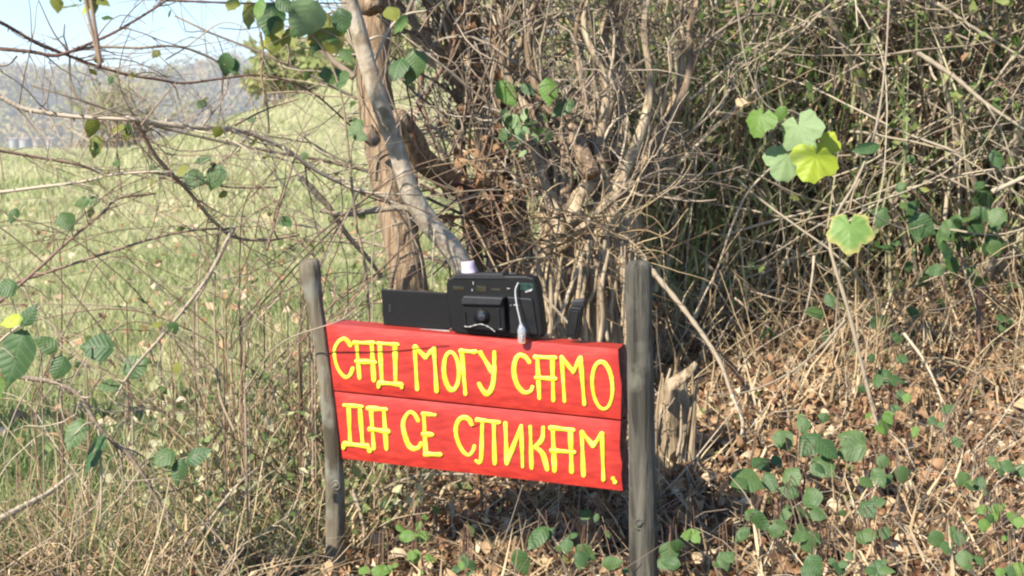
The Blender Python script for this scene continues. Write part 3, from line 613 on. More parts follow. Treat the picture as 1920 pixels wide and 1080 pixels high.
a_, r_ = twigs_on(pp, 60, .08, .35, .0022); bb = MB(); bb.tubes(pp, taper(4, 9, .006), 5); bb.tubes(a_, r_, 3); bb.build('twigs', M['twig'], t1, kind='stuff')

# pale leaning trunk
Y = 2.8; t2 = thing('leaning_tree', 'slim smooth pale grey trunk leaning left across the brown tree', 'tree', ground_pt(888, Y))
p = [ground_pt(892, Y)] + pxpath([(878, 560), (868, 505), (842, 462), (800, 412), (768, 355), (746, 285), (720, 212), (692, 128), (672, 55), (655, 0), (630, -90), (560, -330), (470, -600)], Y, Y - .1)
trunk(p, [sc(v, Y) for v in (25, 23, 20, 20, 19.5, 18, 16, 16, 16, 15, 14.5, 14, 12, 9)], 110, 18, .075).build('trunk', M['pale_bark'], t2)
for pts, w_ in (([(665, 145), (630, 118), (597, 88)], (7, 6, 5)), ([(838, 460), (800, 420), (775, 395), (740, 390), (700, 395), (650, 402), (600, 395)], (5.5, 6, 6, 6, 6, 5, 4)), ([(870, 520), (850, 480), (830, 455)], (10, 9, 5)), ([(700, 120), (730, 55), (760, 28), (800, 20)], (3, 3, 2.5, 2))):
    trunk(pxpath(pts, Y - .02), [sc(v, Y) for v in w_], 22, 8, .06).build('branch', M['palecane'] if w_[0] < 6 else M['twig'], t2)

# multi-stemmed tree
Y = 3.3; t3 = thing('multi_stemmed_tree', 'flaky dark brown many-stemmed tree wrapped in dead vines, right of the leaning trunk', 'tree', ground_pt(935, Y))
specs = [([(940, 640), (938, 540), (930, 440), (918, 330), (905, 220), (888, 100), (868, -20), (850, -220)], (26, 23, 22, 23, 22, 20, 18, 13), Y),
 ([(905, 600), (890, 480), (872, 380), (862, 280), (868, 180), (850, 80), (835, -40), (800, -200)], (17, 15, 13, 12, 11, 10, 8, 6), Y + .05),
 ([(960, 620), (960, 500), (955, 400), (945, 300), (935, 190), (930, 90), (940, -40), (950, -200)], (18, 16, 14, 12, 12, 11, 9, 7), Y - .05),
 ([(925, 470), (900, 420), (885, 370), (905, 330), (900, 250)], (16, 16, 14, 13, 10), Y - .1),
 ([(975, 590), (985, 470), (975, 360), (995, 260), (990, 130), (1010, 20), (1015, -120)], (16, 14, 13, 12, 11, 10, 8), Y + .12),
 ([(945, 480), (930, 380), (915, 300), (890, 215), (840, 120), (790, 60), (735, -10)], (13, 12, 11, 10, 9, 8, 6), Y - .06)]
stems = []
for pts, w_, yy in specs:
    p = pxpath(pts, yy); trunk(p, [sc(v, yy) for v in w_], 46, 12, .16).build('stem', M['flaky_bark'], t3); stems.append(spline(p, 24))
stems = np.stack(stems)
a_, r_ = twigs_on(stems, 110, .15, .5, .0035, .12, -.01, .5, .25, 9); bb = MB(); bb.tubes(a_, r_, 4); c_, r2 = twigs_on(a_, 520, .06, .22, .0018, .2, 0, .8); bb.tubes(c_, r2, 3); bb.build('twigs', M['twig'], t3, kind='stuff')
k = 90; i = R.integers(0, 6, k); bb = MB(); q = stems[i, R.integers(2, 20, k)] + R.normal(size=(k, 3)) * [.03, .015, .02] + [0, -.05, 0]
bb.tubes(wander(q, R.normal(size=(k, 3)) * [.35, .15, 1] + [0, -.05, .2], R.uniform(.15, .45, k), 10, .13), taper(k, 10, R.uniform(.0015, .0035, k)), 4); bb.build('dead_vines', M['cane'], t3, kind='stuff')
n = 230; q = stems[R.integers(0, 4, n), R.integers(9, 22, n)] + R.normal(size=(n, 3)) * [.04, .03, .03] + [.01, -.05, 0]
bb = MB(); bb.curled(q, R.normal(size=(n, 3)) * [.6, .5, .6] + [0, 0, -.8], R.normal(size=(n, 3)) * .6 + [-.3, -.8, .2], R.uniform(.015, .045, n), R.uniform(.005, .012, n), R.uniform(.2, .8, n), .5); bb.build('dead_leaves', M['deadleaf'], t3, kind='stuff')

# pollarded stump with many shoots
Y = 3.15; t4 = thing('pollarded_tree', 'gnarled pollarded stump with a fan of crooked bare shoots behind the sign', 'tree', ground_pt(1090, Y))
p = [ground_pt(1090, Y)] + pxpath([(1085, 640), (1088, 560), (1092, 500), (1095, 455)], Y); trunk(p, [sc(v, Y) for v in (74, 70, 66, 74, 52)], 40, 40, .30).build('trunk', M['grey_bark'], t4)
specs = []
for k in range(13):
    x0 = 1030 + k * 10.5 + R.normal() * 4; top = x0 + (k - 6) * R.uniform(8, 24) + R.normal() * 25; yy = Y - .06 + R.normal() * .06
    ym = R.uniform(250, 360); pts = [(x0 + R.normal() * 3, 560), (x0, 470), (x0 + R.normal() * 14 + (k - 6) * 2, 400), ((x0 + top) / 2 + R.normal() * 18, ym), (top + R.normal() * 12, 160), (top + R.normal() * 25, 40), (top + R.normal() * 30 + (k - 6) * 6, -90)]
    w0 = R.uniform(6, 14); specs.append((pts, w0 * np.array([1.25, 1.3, 1.1, .9, .65, .5, .3]), yy))
specs += [([(1150, 560), (1160, 470), (1165, 420), (1158, 360), (1170, 310), (1150, 270)], np.array([26, 27, 24, 20, 17, 12]), Y - .08), ([(1055, 470), (1048, 420), (1025, 360), (1010, 300), (985, 240)], np.array([13, 13, 12, 11, 9]), Y - .12),
          ([(1075, 420), (1085, 370), (1110, 340), (1128, 310), (1118, 250)], np.array([15, 14, 12, 10, 8]), Y - .12), ([(1040, 455), (1090, 430), (1140, 380), (1165, 362)], np.array([9, 10, 9, 7]), Y - .18),
          ([(1178, 500), (1190, 410), (1165, 395), (1215, 330), (1260, 270)], np.array([14, 13, 12, 9, 7]), Y - .05), ([(1110, 330), (1075, 250), (1062, 215)], np.array([16, 17, 9]), Y - .1)]
st4 = []
for pts, w_, yy in specs:
    p = pxpath(pts, yy, yy + .1); trunk(p, [sc(v, yy) for v in w_], 34, 10, .15).build('shoot', M['grey_bark'] if R.random() < .7 else M['flaky_bark'], t4); st4.append(spline(p, 24))
st4 = np.stack(st4)
for k in range(44):
    x0 = 1005 + k * 4.2 + R.normal() * 5; y0 = 450 + R.random() * 70; y1 = R.uniform(600, 690) if k % 4 else R.uniform(530, 580); sl = R.normal() * 16; p = pxpath([(x0 + sl, y0), (x0 + sl * .6 + R.normal() * 3, y0 * .6 + y1 * .4), (x0 + sl * .2 + R.normal() * 3, y0 * .25 + y1 * .75), (x0 - sl * .2, y1)], Y - .20 + R.normal() * .03); trunk(p, [sc(v * R.uniform(.6, 1.5), Y) for v in (2.2, 3.6, 3.8, 3)], 20, 7, .3).build('root', M['rotten'] if k % 3 == 0 else M['grey_bark'], t4)
a_, r_ = twigs_on(st4, 120, .12, .45, .0032, .13, 0, .5, .3, 9); bb = MB(); bb.tubes(a_, r_, 4); c_, r2 = twigs_on(a_, 520, .06, .22, .0016, .2, 0, .8); bb.tubes(c_, r2, 3); bb.build('twigs', M['twig'], t4, kind='stuff')
k = 110; q = np.stack([at(x, y, Y - .2) for x, y in zip(R.uniform(985, 1210, k), R.uniform(400, 500, k))]); bb = MB(); bb.tubes(wander(q, R.normal(size=(k, 3)) * [1, .4, .5], R.uniform(.06, .22, k), 8, .2), taper(k, 8, R.uniform(.001, .0026, k)), 3); bb.build('matted_twigs', M['straw'], t4, kind='stuff')

# forked sapling
t5 = thing('forked_sapling', 'dark thin forked sapling between the brown tree and the many-stemmed tree', 'sapling', ground_pt(790, 3.6))
for pts, w_ in (([(780, 560), (778, 350), (775, 235), (788, 195), (790, 130), (800, 40), (812, -80)], (7, 7, 7, 6.5, 6, 5, 3)), ([(788, 195), (815, 150), (845, 100), (860, 40)], (5, 5, 4, 3)), ([(800, 250), (797, 215), (786, 190)], (5, 5, 5))):
    trunk(pxpath(pts, 3.6), [sc(v, 3.6) for v in w_], 24, 8, .08).build('stem', M['cane'], t5)

# broken stump right of the right stake
Y = 2.62; t6 = thing('broken_stump', 'pale rotten broken stump with a splintered top just right of the dark stake', 'stump', ground_pt(1258, Y))
trunk([ground_pt(1246, Y + .02)] + pxpath([(1248, 950), (1252, 850), (1262, 770), (1276, 705)], Y + .02), [sc(v, Y) for v in (40, 36, 30, 28, 10)], 50, 28, .28).build('trunk', M['rotten'], t6)
for k in range(20):
    x0 = 1226 + (k % 10) * 8 + R.normal() * 2; yt = R.uniform(680, 760) if k < 10 else R.uniform(690, 770); yy = Y + (.03 if k >= 10 else 0) + R.normal() * .01
    p = pxpath([(x0 + 14 + R.normal() * 7, yt), (x0 + 6, yt + 60), (x0, 860), (x0 - 3 + R.normal() * 3, 1010), (x0 - 4, 1060)], yy); trunk(p, [sc(v * R.uniform(.4, 1.1), Y) for v in (2, 5, 6, 7, 8)], 30, 10, .4).build('splinter', M['rotten'], t6)
trunk(pxpath([(1305, 680), (1290, 700), (1262, 722), (1250, 760)], Y - .02), [sc(v, Y) for v in (4, 10, 12, 9)], 24, 10, .45).build('splinter', M['rotten'], t6)

# stones and an off-cut
def stone(px, py, wpx, hpx, label, mat=None, name='stone', cat='stone'):
    p = ghit(px, py); Y = p[1]; rw, rh = sc(wpx, Y) / 2, sc(hpx, Y) / 2; b = MB(); P = np.array([p + [0, 0, rh * (z - .3)] for z in (-.9, -.55, 0, .5, .8, .9)]); a = np.arange(12); rid = 1 + R.normal(size=(1, 6, 12)) * .08 + .15 * np.sin(a + R.random() * 6)[None, None]
    b.tubes(P[None], np.array([[.3, .8, 1, .85, .5, .05]]) * rw, 12, .5, rid); tag(b.build(name, mat or M['stone'], smooth=True), label, cat, 'stones by the left stake')
stone(578, 1062, 74, 44, 'largest grey stone at the foot of the left stake'); stone(540, 1072, 50, 30, 'flat grey stone left of the stake, at the bottom'); stone(665, 1076, 48, 30, 'small grey stone right of the left stake')
bb = trunk([at(1112, 992, 2.5), at(1140, 990, 2.48), at(1172, 985, 2.46)], [sc(v, 2.5) for v in (12, 15, 14)], 12, 10, .12); tag(bb.build('wood_offcut', M['post']), 'grey weathered piece of branch lying left of the dark stake', 'branch')

# ------------------------------------------------------------------ the thicket on the right
def stalk_mass(name, n, pxa, pxb, y0, y1, l0, l1, r0, r1, mat, lean=.3, wob=.09, seg=8, label=None, grav=0.0, dens=None):
    y = R.uniform(y0, y1, n); x = (R.uniform(pxa, pxb, n) - 960) / 3045 * y
    P = np.stack([x, y, gz(x, y) - .02], 1); D = np.stack([R.normal(size=n) * lean, R.normal(size=n) * lean * .8, np.ones(n)], 1)
    L = R.uniform(l0, l1, n); p = wander(P, D, L, seg, wob, grav); b = MB(); b.tubes(p, taper(n, seg, R.uniform(r0, r1, n), .4), 3)
    o = b.build(name, mat, kind='stuff')
    if label: o['label'] = label
    return p
pa = stalk_mass('dead_stalks', 3000, 1215, 2350, 3.65, 5.1, .35, 1.0, .0014, .0036, M['straw'], .22, label='dense dry brown stalks filling the thicket')
pb = stalk_mass('dead_stems', 1150, 1240, 2400, 3.7, 5.4, .6, 1.45, .0018, .0045, M['twig'], .32, .10, label='grey-brown stems behind the dry stalks')
pc = stalk_mass('low_dead_stalks', 700, 1200, 2300, 2.9, 3.9, .08, .38, .0010, .0024, M['straw'], .5, .14, label='short dry stalks at the foot of the thicket')
b = MB(); c_, r2 = twigs_on(pb, 3000, .08, .34, .0014, .17, .01, .9, .3); b.tubes(c_, r2, 3); c_, r2 = twigs_on(pa, 2000, .06, .24, .0012, .18, .02, .9, .3); b.tubes(c_, r2, 3)
o = b.build('tangled_twigs', M['twig'], kind='stuff'); o['label'] = 'fine tangled twigs knitted through the thicket'
n = 36000; i = R.integers(0, len(pb), n); q = pb[i, R.integers(3, 8, n)] + R.normal(size=(n, 3)) * .05
keep = R.random(n) < np.clip(.38 + .6 * (q[:, 2] - .65) / .6, .14, .97) * (.35 + .65 * (np.sin(q[:, 0] * 6 + 1) * np.sin(q[:, 2] * 7 + q[:, 0] * 2) > -.2)); q = q[keep]; n = len(q)
b = MB(); b.leaves(q, R.normal(size=(n, 3)) + [0, -.2, -.2], R.normal(size=(n, 3)) * .8 + [-.3, -.7, .5], R.uniform(.014, .036, n), R.uniform(.005, .012, n)); o = b.build('thicket_leaves', M['greens'], kind='stuff'); o['label'] = 'small green leaves scattered through the upper thicket'
n = 5200; i = R.integers(0, len(pa), n); q = pa[i, R.integers(0, 8, n)] + R.normal(size=(n, 3)) * .04
b = MB(); b.curled(q, R.normal(size=(n, 3)) + [0, 0, -.7], R.normal(size=(n, 3)) * .7 + [-.3, -.7, .3], R.uniform(.02, .055, n), R.uniform(.004, .010, n), None, .5, .8); o = b.build('hanging_dead_leaves', M['deadleaf'], kind='stuff'); o['label'] = 'withered brown leaves hanging in the thicket'

n = 440; y = R.uniform(3.25, 4.2, n); x = (R.uniform(1190, 2150, n) - 960) / 3045 * y; P = np.stack([x, y, gz(x, y) + R.uniform(.08, 1.15, n)], 1); D = np.stack([R.normal(size=n), R.normal(size=n) * .25, R.normal(size=n) * .55 + .15], 1)
p = wander(P, D, R.uniform(.3, 1.0, n), 16, .07, .03); b = MB(); b.tubes(p, taper(n, 16, R.uniform(.0014, .0034, n), .4), 5); a_, r_ = twigs_on(p, 900, .05, .22, .0012, .15, .02, .8); b.tubes(a_, r_, 3); o = b.build('arching_dead_canes', M['palecane'], kind='stuff'); o['label'] = 'pale dead canes arching across the front of the thicket'
n = 8200; q = np.concatenate([p[:, 4:].reshape(-1, 3), a_[:, 2:].reshape(-1, 3)]); q = q[R.integers(0, len(q), n)]; q = q[R.random(n) < np.clip(.15 + .8 * (q[:, 2] - .6), .08, .9)]; n = len(q)
b = MB(); b.leaves(q, R.normal(size=(n, 3)) + [0, -.2, -.2], R.normal(size=(n, 3)) * .7 + [-.3, -.7, .5], R.uniform(.014, .034, n), R.uniform(.005, .011, n)); b.build('cane_leaves', M['greens'], kind='stuff')
n = 2600; y = R.uniform(3.55, 4.7, n); x = (R.uniform(1205, 2350, n) - 960) / 3045 * y; P = np.stack([x, y, gz(x, y)], 1); P[:, 2] += R.uniform(0, .55, n) ** 1.3
b = MB(); b.blades(P, np.stack([R.normal(size=n) * .35, R.normal(size=n) * .3, np.ones(n)], 1), R.uniform(.12, .42, n), R.uniform(.0015, .0042, n), np.abs(R.normal(size=n)) * .35); o = b.build('long_dry_grass', M['straw'], kind='stuff'); o['label'] = 'long bleached dry grass standing in the thicket'
n = 1300; y = R.uniform(3.3, 4.2, n); x = (1205 + 800 * R.random(n) ** 1.5 - 960) / 3045 * y; P = np.stack([x, y, gz(x, y)], 1); P[:, 2] += R.uniform(0, .6, n)
b = MB(); b.blades(P, np.stack([R.normal(size=n) * .4, R.normal(size=n) * .3, np.ones(n)], 1), R.uniform(.08, .28, n), R.uniform(.0015, .0036, n), np.abs(R.normal(size=n)) * .5); o = b.build('green_grass_in_thicket', M['grass'], kind='stuff')

# thicket shrubs one can tell apart
def shrub(px, Y, spread, h, nst, label, r0=.007, green=0, lmat='greens', mat='twig', lean=.25, name='shrub'):
    g = ground_pt(px, Y); t_ = thing(name, label, 'shrub', g, 'shrubs in the thicket')
    P0 = g + np.stack([R.normal(size=nst) * spread * .3, R.normal(size=nst) * .05, np.zeros(nst)], 1)
    D0 = np.stack([(P0[:, 0] - g[0]) / spread * 1.2 + R.normal(size=nst) * lean, R.normal(size=nst) * .2, np.ones(nst)], 1)
    p = wander(P0, D0, h * R.uniform(.6, 1.1, nst), 14, .085)
    for k in range(nst):
        b = MB(); b.tubes(p[k], taper(1, 14, r0 * R.uniform(.6, 1.4), .3), 6); b.build('stem', M[mat], t_)
    b = MB(); a_, r_ = twigs_on(p, nst * 16, .1, .42, r0 * .38, .15, 0, .7, .25, 8); b.tubes(a_, r_, 3); c_, r2 = twigs_on(a_, nst * 34, .05, .2, r0 * .22, .18, .01, .9); b.tubes(c_, r2, 3); b.build('twigs', M[mat], t_, kind='stuff')
    if green:
        q = c_[R.integers(0, len(c_), green), R.integers(1, 7, green)]; b = MB(); b.leaves(q, R.normal(size=(green, 3)) + [0, -.2, -.2], R.normal(size=(green, 3)) * .8 + [-.3, -.8, .5], R.uniform(.016, .036, green), R.uniform(.006, .013, green)); b.build('foliage', M[lmat], t_, kind='stuff')
shrub(1230, 3.65, .30, 1.35, 9, 'bare brown shrub next to the pollarded stump, at the left end of the thicket', .009)
shrub(1340, 3.75, .35, 1.30, 8, 'bushy shrub with olive leaves in the thicket above the heart-shaped vine leaf', .006, 650)
shrub(1480, 3.70, .35, 1.25, 8, 'green-leaved shrub in the thicket above the pale vine leaves', .005, 850)
shrub(1620, 3.85, .35, 1.45, 8, 'leafy shrub high in the thicket above the yellow-edged leaf', .006, 800)
shrub(1850, 3.60, .35, 1.55, 9, 'tall straw-coloured shrub with thick canes at the right edge of the thicket', .009, 250, mat='palecane')
shrub(1740, 3.95, .40, 1.6, 8, 'dark-stemmed shrub behind the hollow in the thicket', .010, 350, mat='cane')
shrub(2030, 3.7, .40, 1.5, 7, 'brown shrub closing the thicket past the right edge', .008, 300)
shrub(1125, 3.9, .25, 1.20, 5, 'thin bare shrub behind the pollarded stump', .006, 150)

# ------------------------------------------------------------------ single leaves
def leaf_mesh(name, mat, wf, ratio, rows=8, notch=0.0, teeth=0.0, fold=.16, curl=.15, droop=0.0):
    t = np.linspace(0, 1, rows); V = []; A = []
    for k, tt in enumerate(t):
        wd = wf(tt) * ratio / 2; y = tt
        for u_ in (-1, -.5, 0, .5, 1):
            yy = y - (notch * (1 - tt) ** 4 * abs(u_) ** .7) + (teeth * (1 if k % 2 else -1) * (abs(u_) == 1))
            xx = u_ * wd * (1 + (teeth * 1.2 if (k % 2 and abs(u_) == 1) else 0))
            V.append((xx, yy, -fold * abs(xx) - curl * (yy - .4) ** 2 + .03 * math.sin(9 * yy + 7 * xx))); A.append((xx, yy, max(abs(u_) * .9, abs(tt - .45) * 1.75)))
    me = bpy.data.meshes.new(name); q = []
    for k in range(rows - 1):
        for j in range(4): q.append((k * 5 + j, k * 5 + j + 1, k * 5 + j + 6, k * 5 + j + 5))
    me.from_pydata(V, [], q); a = me.attributes.new('luv', 'FLOAT_VECTOR', 'POINT'); a.data.foreach_set('vector', np.array(A, np.float32).ravel())
    me.materials.append(mat); me.polygons.foreach_set('use_smooth', [True] * len(me.polygons)); return me
def vine_leaf(name, mat, lobes=5, depth=.16, curl=.22, seg=30, sinus=.16):
    V = [(0, .0, 0)]; A = [(0, 0, 0)]; ax = [math.radians(v) for v in ((0, 58, -58, 118, -118) if lobes == 5 else (0, 75, -75))]; ln = (1.0, .86, .86, .66, .66)
    for rg in (.35, .7, 1.0):
        for k in range(seg):
            th = math.radians(-180 + sinus * 90 + (360 - sinus * 180) * k / (seg - 1)); d = [abs(th - a) for a in ax]; i = d.index(min(d))
            r = max(l * (math.cos(min(abs(th - a) * 1.25, 1.57)) ** .55) for a, l in zip(ax, ln)); r = max(r, .62 - .12 * abs(th) / math.pi) * (1 - depth * min(1, d[i] / .5) ** 2)
            if rg == 1: r *= 1 + (.035 if k % 2 else -.025)
            x, y = .62 * rg * r * math.sin(th) * 1.02, .62 * rg * r * math.cos(th)
            V.append((x, y, -curl * (x * x + y * y) + .035 * math.cos(10 * d[i]) * rg - .03 * rg + .02 * math.sin(6 * x + 4 * y))); A.append((min(d[i], .5) * rg * .6, y, rg * .95))
    V = [(x, y + .38, z) for x, y, z in V]; q = []
    for k in range(seg - 1): q.append((0, k + 2, k + 1))
    for g_ in (0, 1):
        for k in range(seg - 1): a = 1 + g_ * seg + k; q.append((a, a + 1, a + 1 + seg, a + seg))
    me = bpy.data.meshes.new(name); me.from_pydata(V, [], q); a = me.attributes.new('luv', 'FLOAT_VECTOR', 'POINT'); a.data.foreach_set('vector', np.array(A, np.float32).ravel())
    me.materials.append(mat); me.polygons.foreach_set('use_smooth', [True] * len(me.polygons)); return me
ov = lambda t: math.sin(math.pi * min(1, t ** .75 + .02)) ** .75 if t < 1 else .02
ht = lambda t: (1 - t ** 2.1) ** .62 * (.80 + .35 * t) if t < 1 else .02
lb = lambda t: ((1 - t ** 2.6) ** .6) * (.90 + .10 * t + .07 * math.cos(t * 15)) if t < 1 else .03
LM = {}
for mk in ('l_dark', 'l_mid', 'l_bright', 'l_edge', 'l_yellow', 'l_pale', 'l_olive'):
    LM['ovate', mk] = leaf_mesh('ovate_leaf', M[mk], ov, .62, teeth=.018)
    LM['round', mk] = leaf_mesh('round_leaf', M[mk], ov, .86, teeth=.025, curl=.25)
    LM['heart', mk] = vine_leaf('heart_leaf', M[mk], 3, .03, .3)
    LM['lobed', mk] = vine_leaf('lobed_leaf', M[mk], 5, .15, .25)
def leaf(parent, c, L, roll, kind='ovate', mk='l_mid', tilt=.45, face=None, centre=True, label=None):
    """c: world point of the leaf's middle; roll: degrees its tip turns from straight up (180 = hanging)"""
    a = math.radians(roll); T = Vector((math.sin(a), 0, math.cos(a)))
    N = Vector(face if face is not None else (-.15, -1, .35)) + Vector(R.normal(size=3) * tilt); N.normalize()
    T = (T - N * T.dot(N)).normalized(); X = T.cross(N).normalized(); mt = Matrix((X, T, N)).transposed().to_4x4()
    o = link('leaf', LM[kind, mk]); s = float(L) * R.uniform(.92, 1.08); p = Vector(c) - (T * (s * .5) if centre else Vector((0, 0, 0)))
    o.matrix_world = Matrix.Translation(p) @ mt @ Matrix.Diagonal((s, s, s, 1))
    if parent is not None:
        o.parent = parent; o.matrix_parent_inverse = Matrix.Translation(-Vector(parent.location))
    if label: o['label'] = label
    return o
def stem(parent, pts, r, mat='cane', n=24, name='stem', sides=6, e=.45):
    b = MB(); P = spline(pts, n); b.tubes(P[None], taper(1, n, r, e) * (1 + .15 * np.sin(np.arange(n) * 1.7))[None], sides); b.build(name, M[mat], parent); return P

# ---- vine with the big leaves in front of the thicket
v1 = thing('wild_vine', 'vine with a cluster of large pale and lime-yellow leaves hanging before the thicket', 'vine', ground_pt(1560, 3.2))
Y = 2.95
P = stem(v1, [ground_pt(1562, 3.2)] + pxpath([(1575, 480), (1560, 360), (1530, 250), (1490, 210), (1440, 200), (1400, 120), (1380, -20), (1390, -160)], 3.12, Y), .0022, 'palecane', 50)
for (x, y, L, rl, kd, mk, dY) in ((1424, 226, 62, 190, 'heart', 'l_bright', 0), (1500, 246, 98, 150, 'lobed', 'l_pale', -.02), (1474, 300, 80, 195, 'heart', 'l_pale', .02), (1527, 300, 84, 200, 'heart', 'l_yellow', -.05), (1550, 268, 60, 110, 'lobed', 'l_yellow', .0), (1462, 215, 36, 220, 'ovate', 'l_bright', .02)):
    c = at(x, y, Y + dY); leaf(v1, c, sc(L, Y), rl, kd, mk, .22)
    stem(v1, [at(1510, 235, Y + .05), at((1510 + x) / 2, (235 + y) / 2 - 12, Y + .03), c + np.array([0, .004, sc(L * .42, Y)])], .0011, 'cane', 10, 'leaf_stalk', 4)
v2 = thing('wild_vine', 'vine carrying one big green leaf with yellow browned edges', 'vine', ground_pt(1660, 3.05))
Y = 2.85
stem(v2, [ground_pt(1690, 2.9)] + pxpath([(1660, 850), (1625, 720), (1590, 580), (1565, 500), (1556, 450), (1570, 400), (1605, 340), (1640, 250), (1660, 120), (1670, -60)], 2.8, Y + .1), .0042, 'palecane', 60, sides=7)
leaf(v2, at(1594, 432, Y - .03), sc(96, Y), 178, 'lobed', 'l_edge', .12)
stem(v2, [at(1593, 395, Y - .02), at(1600, 360, Y), at(1612, 325, Y + .06)], .0012, 'straw', 10, 'leaf_stalk', 4)
leaf(v2, at(1623, 277, Y + .05), sc(52, Y), 265, 'ovate', 'l_mid', .3); leaf(v2, at(1730, 425, Y + .15), sc(58, Y), 120, 'round', 'l_mid', .3)
stem(v2, [at(1600, 375, Y + .02), at(1650, 410, Y + .06), at(1700, 430, Y + .12), at(1735, 420, Y + .15)], .0016, 'palecane', 16, 'leaf_stalk', 4)

def leafy(name, label, cat, base_px, Y, paths, leaves, r=.0022, mat='cane', lk=('ovate', 'round'), mks=('l_dark', 'l_mid'), tilt=.5, group=None, rollc=180, base=None, face=None):
    t_ = thing(name, label, cat, base if base is not None else ground_pt(base_px, Y), group)
    for pts, rr in paths: stem(t_, pts, rr, mat, max(12, 6 * len(pts)))
    for (x, y, s, yy) in leaves:
        leaf(t_, at(x, y, yy), sc(s, yy), rollc + R.normal() * 45, lk[R.integers(len(lk))], mks[R.integers(len(mks))], tilt, face)
    return t_
# bramble with dark leaves high in the thicket on the right
lv = [(R.normal() * 75 + 1790, R.normal() * 55 + 430, R.uniform(26, 46), 3.25 + R.normal() * .06) for _ in range(46)] + [(1690 + R.normal() * 22, 400 + R.normal() * 60, R.uniform(18, 34), 3.3) for _ in range(10)]
leafy('bramble_bush', 'dark green bramble bush in the thicket right of the yellow-edged leaf', 'bramble', 1800, 3.35, [([ground_pt(1800, 3.35)] + pxpath([(1810, 560), (1790, 450), (1740, 380), (1690, 350)], 3.32), .003), ([ground_pt(1830, 3.35)] + pxpath([(1840, 540), (1850, 430), (1890, 360)], 3.32), .003), ([ground_pt(1790, 3.35)] + pxpath([(1770, 540), (1730, 460), (1700, 420)], 3.32), .0025)], lv, tilt=.6)
lv = [(x + R.normal() * 25, y + R.normal() * 22, R.uniform(24, 44), 3.2) for x, y in ((1745, 575), (1880, 590), (1860, 560), (1900, 620), (1670, 650), (1690, 635), (1650, 625), (1630, 665), (1690, 670), (1445, 635), (1450, 660), (1535, 555), (1530, 575), (1590, 645), (1660, 700), (1690, 715))]
leafy('bramble_plant', 'thin bramble with scattered leaves at the foot of the thicket', 'bramble', 1690, 3.2, [([ground_pt(1640, 3.2)] + pxpath([(1650, 650), (1700, 610), (1760, 570), (1860, 570)], 3.2), .002), ([ground_pt(1560, 3.2)] + pxpath([(1540, 640), (1500, 600), (1450, 630)], 3.2), .0018)], lv, mks=('l_mid', 'l_dark', 'l_mid'))

# ---- bramble plants on the bank, bottom right
def ground_leaves(L, dy=-.24):
    out = []
    for (x, y, s) in L:
        p = ghit(x, y); Yv = p[1] + dy - R.uniform(0, .08); out.append((x, y, s, Yv))
    return out
def ground_plant(label, L, cat='bramble', mks=('l_dark', 'l_dark', 'l_mid'), lk=('ovate', 'round', 'round'), tilt=.27, name='bramble_plant', group='low brambles on the bank'):
    L = list(L) + [(x + R.normal() * sz * .9, min(1078, y + R.normal() * sz * .7), sz * R.uniform(.35, .8)) for x, y, sz in L if R.random() < .6]; lv = ground_leaves(L); cx, cy = np.mean([l[0] for l in L]), max(l[1] for l in L); g = ghit(cx, min(1076, cy + 12)); g = np.array([g[0], g[1], float(gz(g[0], g[1])) - .02])
    t_ = thing(name, label, cat, g, group)
    hub = g + np.array([0, 0, .05])
    for (x, y, s, yy) in lv:
        c = at(x, y, yy); leaf(t_, c, sc(s * 1.55, yy), 170 + R.normal() * 50, lk[R.integers(len(lk))], mks[R.integers(len(mks))], tilt, (-.15, -.85, .6))
        mid = (c + hub) / 2 + np.array([0, .02, .04]); stem(t_, [g + R.normal(size=3) * .004, mid, c + np.array([0, .006, 0])], .0009, 'cane', 10, 'leaf_stalk', 4)
c7 = [(560,130,60),(440,225,85),(600,250,110),(720,275,95),(860,215,110),(860,280,100),(690,390,95),(300,370,80),(215,475,112),(160,490,70),(350,490,85),(490,455,80),(465,545,80),(610,575,90),(570,680,75),(660,690,65),(450,690,65)]
g7 = lambda A: [(1340 + x / 3.375, 760 + y / 3.375, s / 3.375 * 1.22) for x, y, s in A]
ground_plant('leafiest bramble plant on the bank, with broad dark green toothed leaves', g7(c7))
ground_plant('deeply shaded bramble clump just below the leafiest bramble plant', g7([(290,740,95),(170,820,65),(540,830,75),(600,890,65),(390,800,60),(240,700,60),(560,780,60),(640,830,50),(420,760,60)]))
ground_plant('single round-leaved seedling at the bottom of the bank', g7([(630,1015,80),(600,1050,60),(790,1030,65)]), mks=('l_mid',))
ground_plant('sparse bramble around the tip of the hanging stick', g7([(970,660,80),(1030,610,50),(980,820,70),(1075,810,55),(950,840,60)]))
ground_plant('small bramble sprig right of the leafiest bramble plant', g7([(1040,460,75),(965,485,60),(1080,470,50),(1190,440,60),(1060,360,50)]))
ground_plant('dark low leaves at the bottom beneath the hanging stick', g7([(1030,1040,70),(1090,1045,60),(990,1050,50)]))
ground_plant('pair of dim leaves left of the shaded bramble clump', g7([(60,990,70),(90,960,50),(30,1000,50)]))
c6 = lambda A: [(1200 + x / 2, 540 + y / 2, s / 2 * .75) for x, y, s in A]
ground_plant('bramble plant in the lower right corner with rounded leaves', c6([(1115,945,65),(1200,940,55),(1215,1020,60),(1270,1020,45),(1150,975,50),(1180,915,50)]))
ground_plant('bright green weed at the right edge below the bank middle', c6([(1290,890,45),(1310,870,40),(1330,860,40),(1400,860,50),(1420,880,45),(1280,830,45),(1340,830,50)]), mks=('l_mid', 'l_bright'), cat='weed', name='weed', group='weeds on the bank')
ground_plant('bright weed in the very corner at the bottom right', c6([(1420,1050,50),(1390,1065,45),(1350,1070,40)]), mks=('l_bright', 'l_mid'), cat='weed', name='weed', group='weeds on the bank')
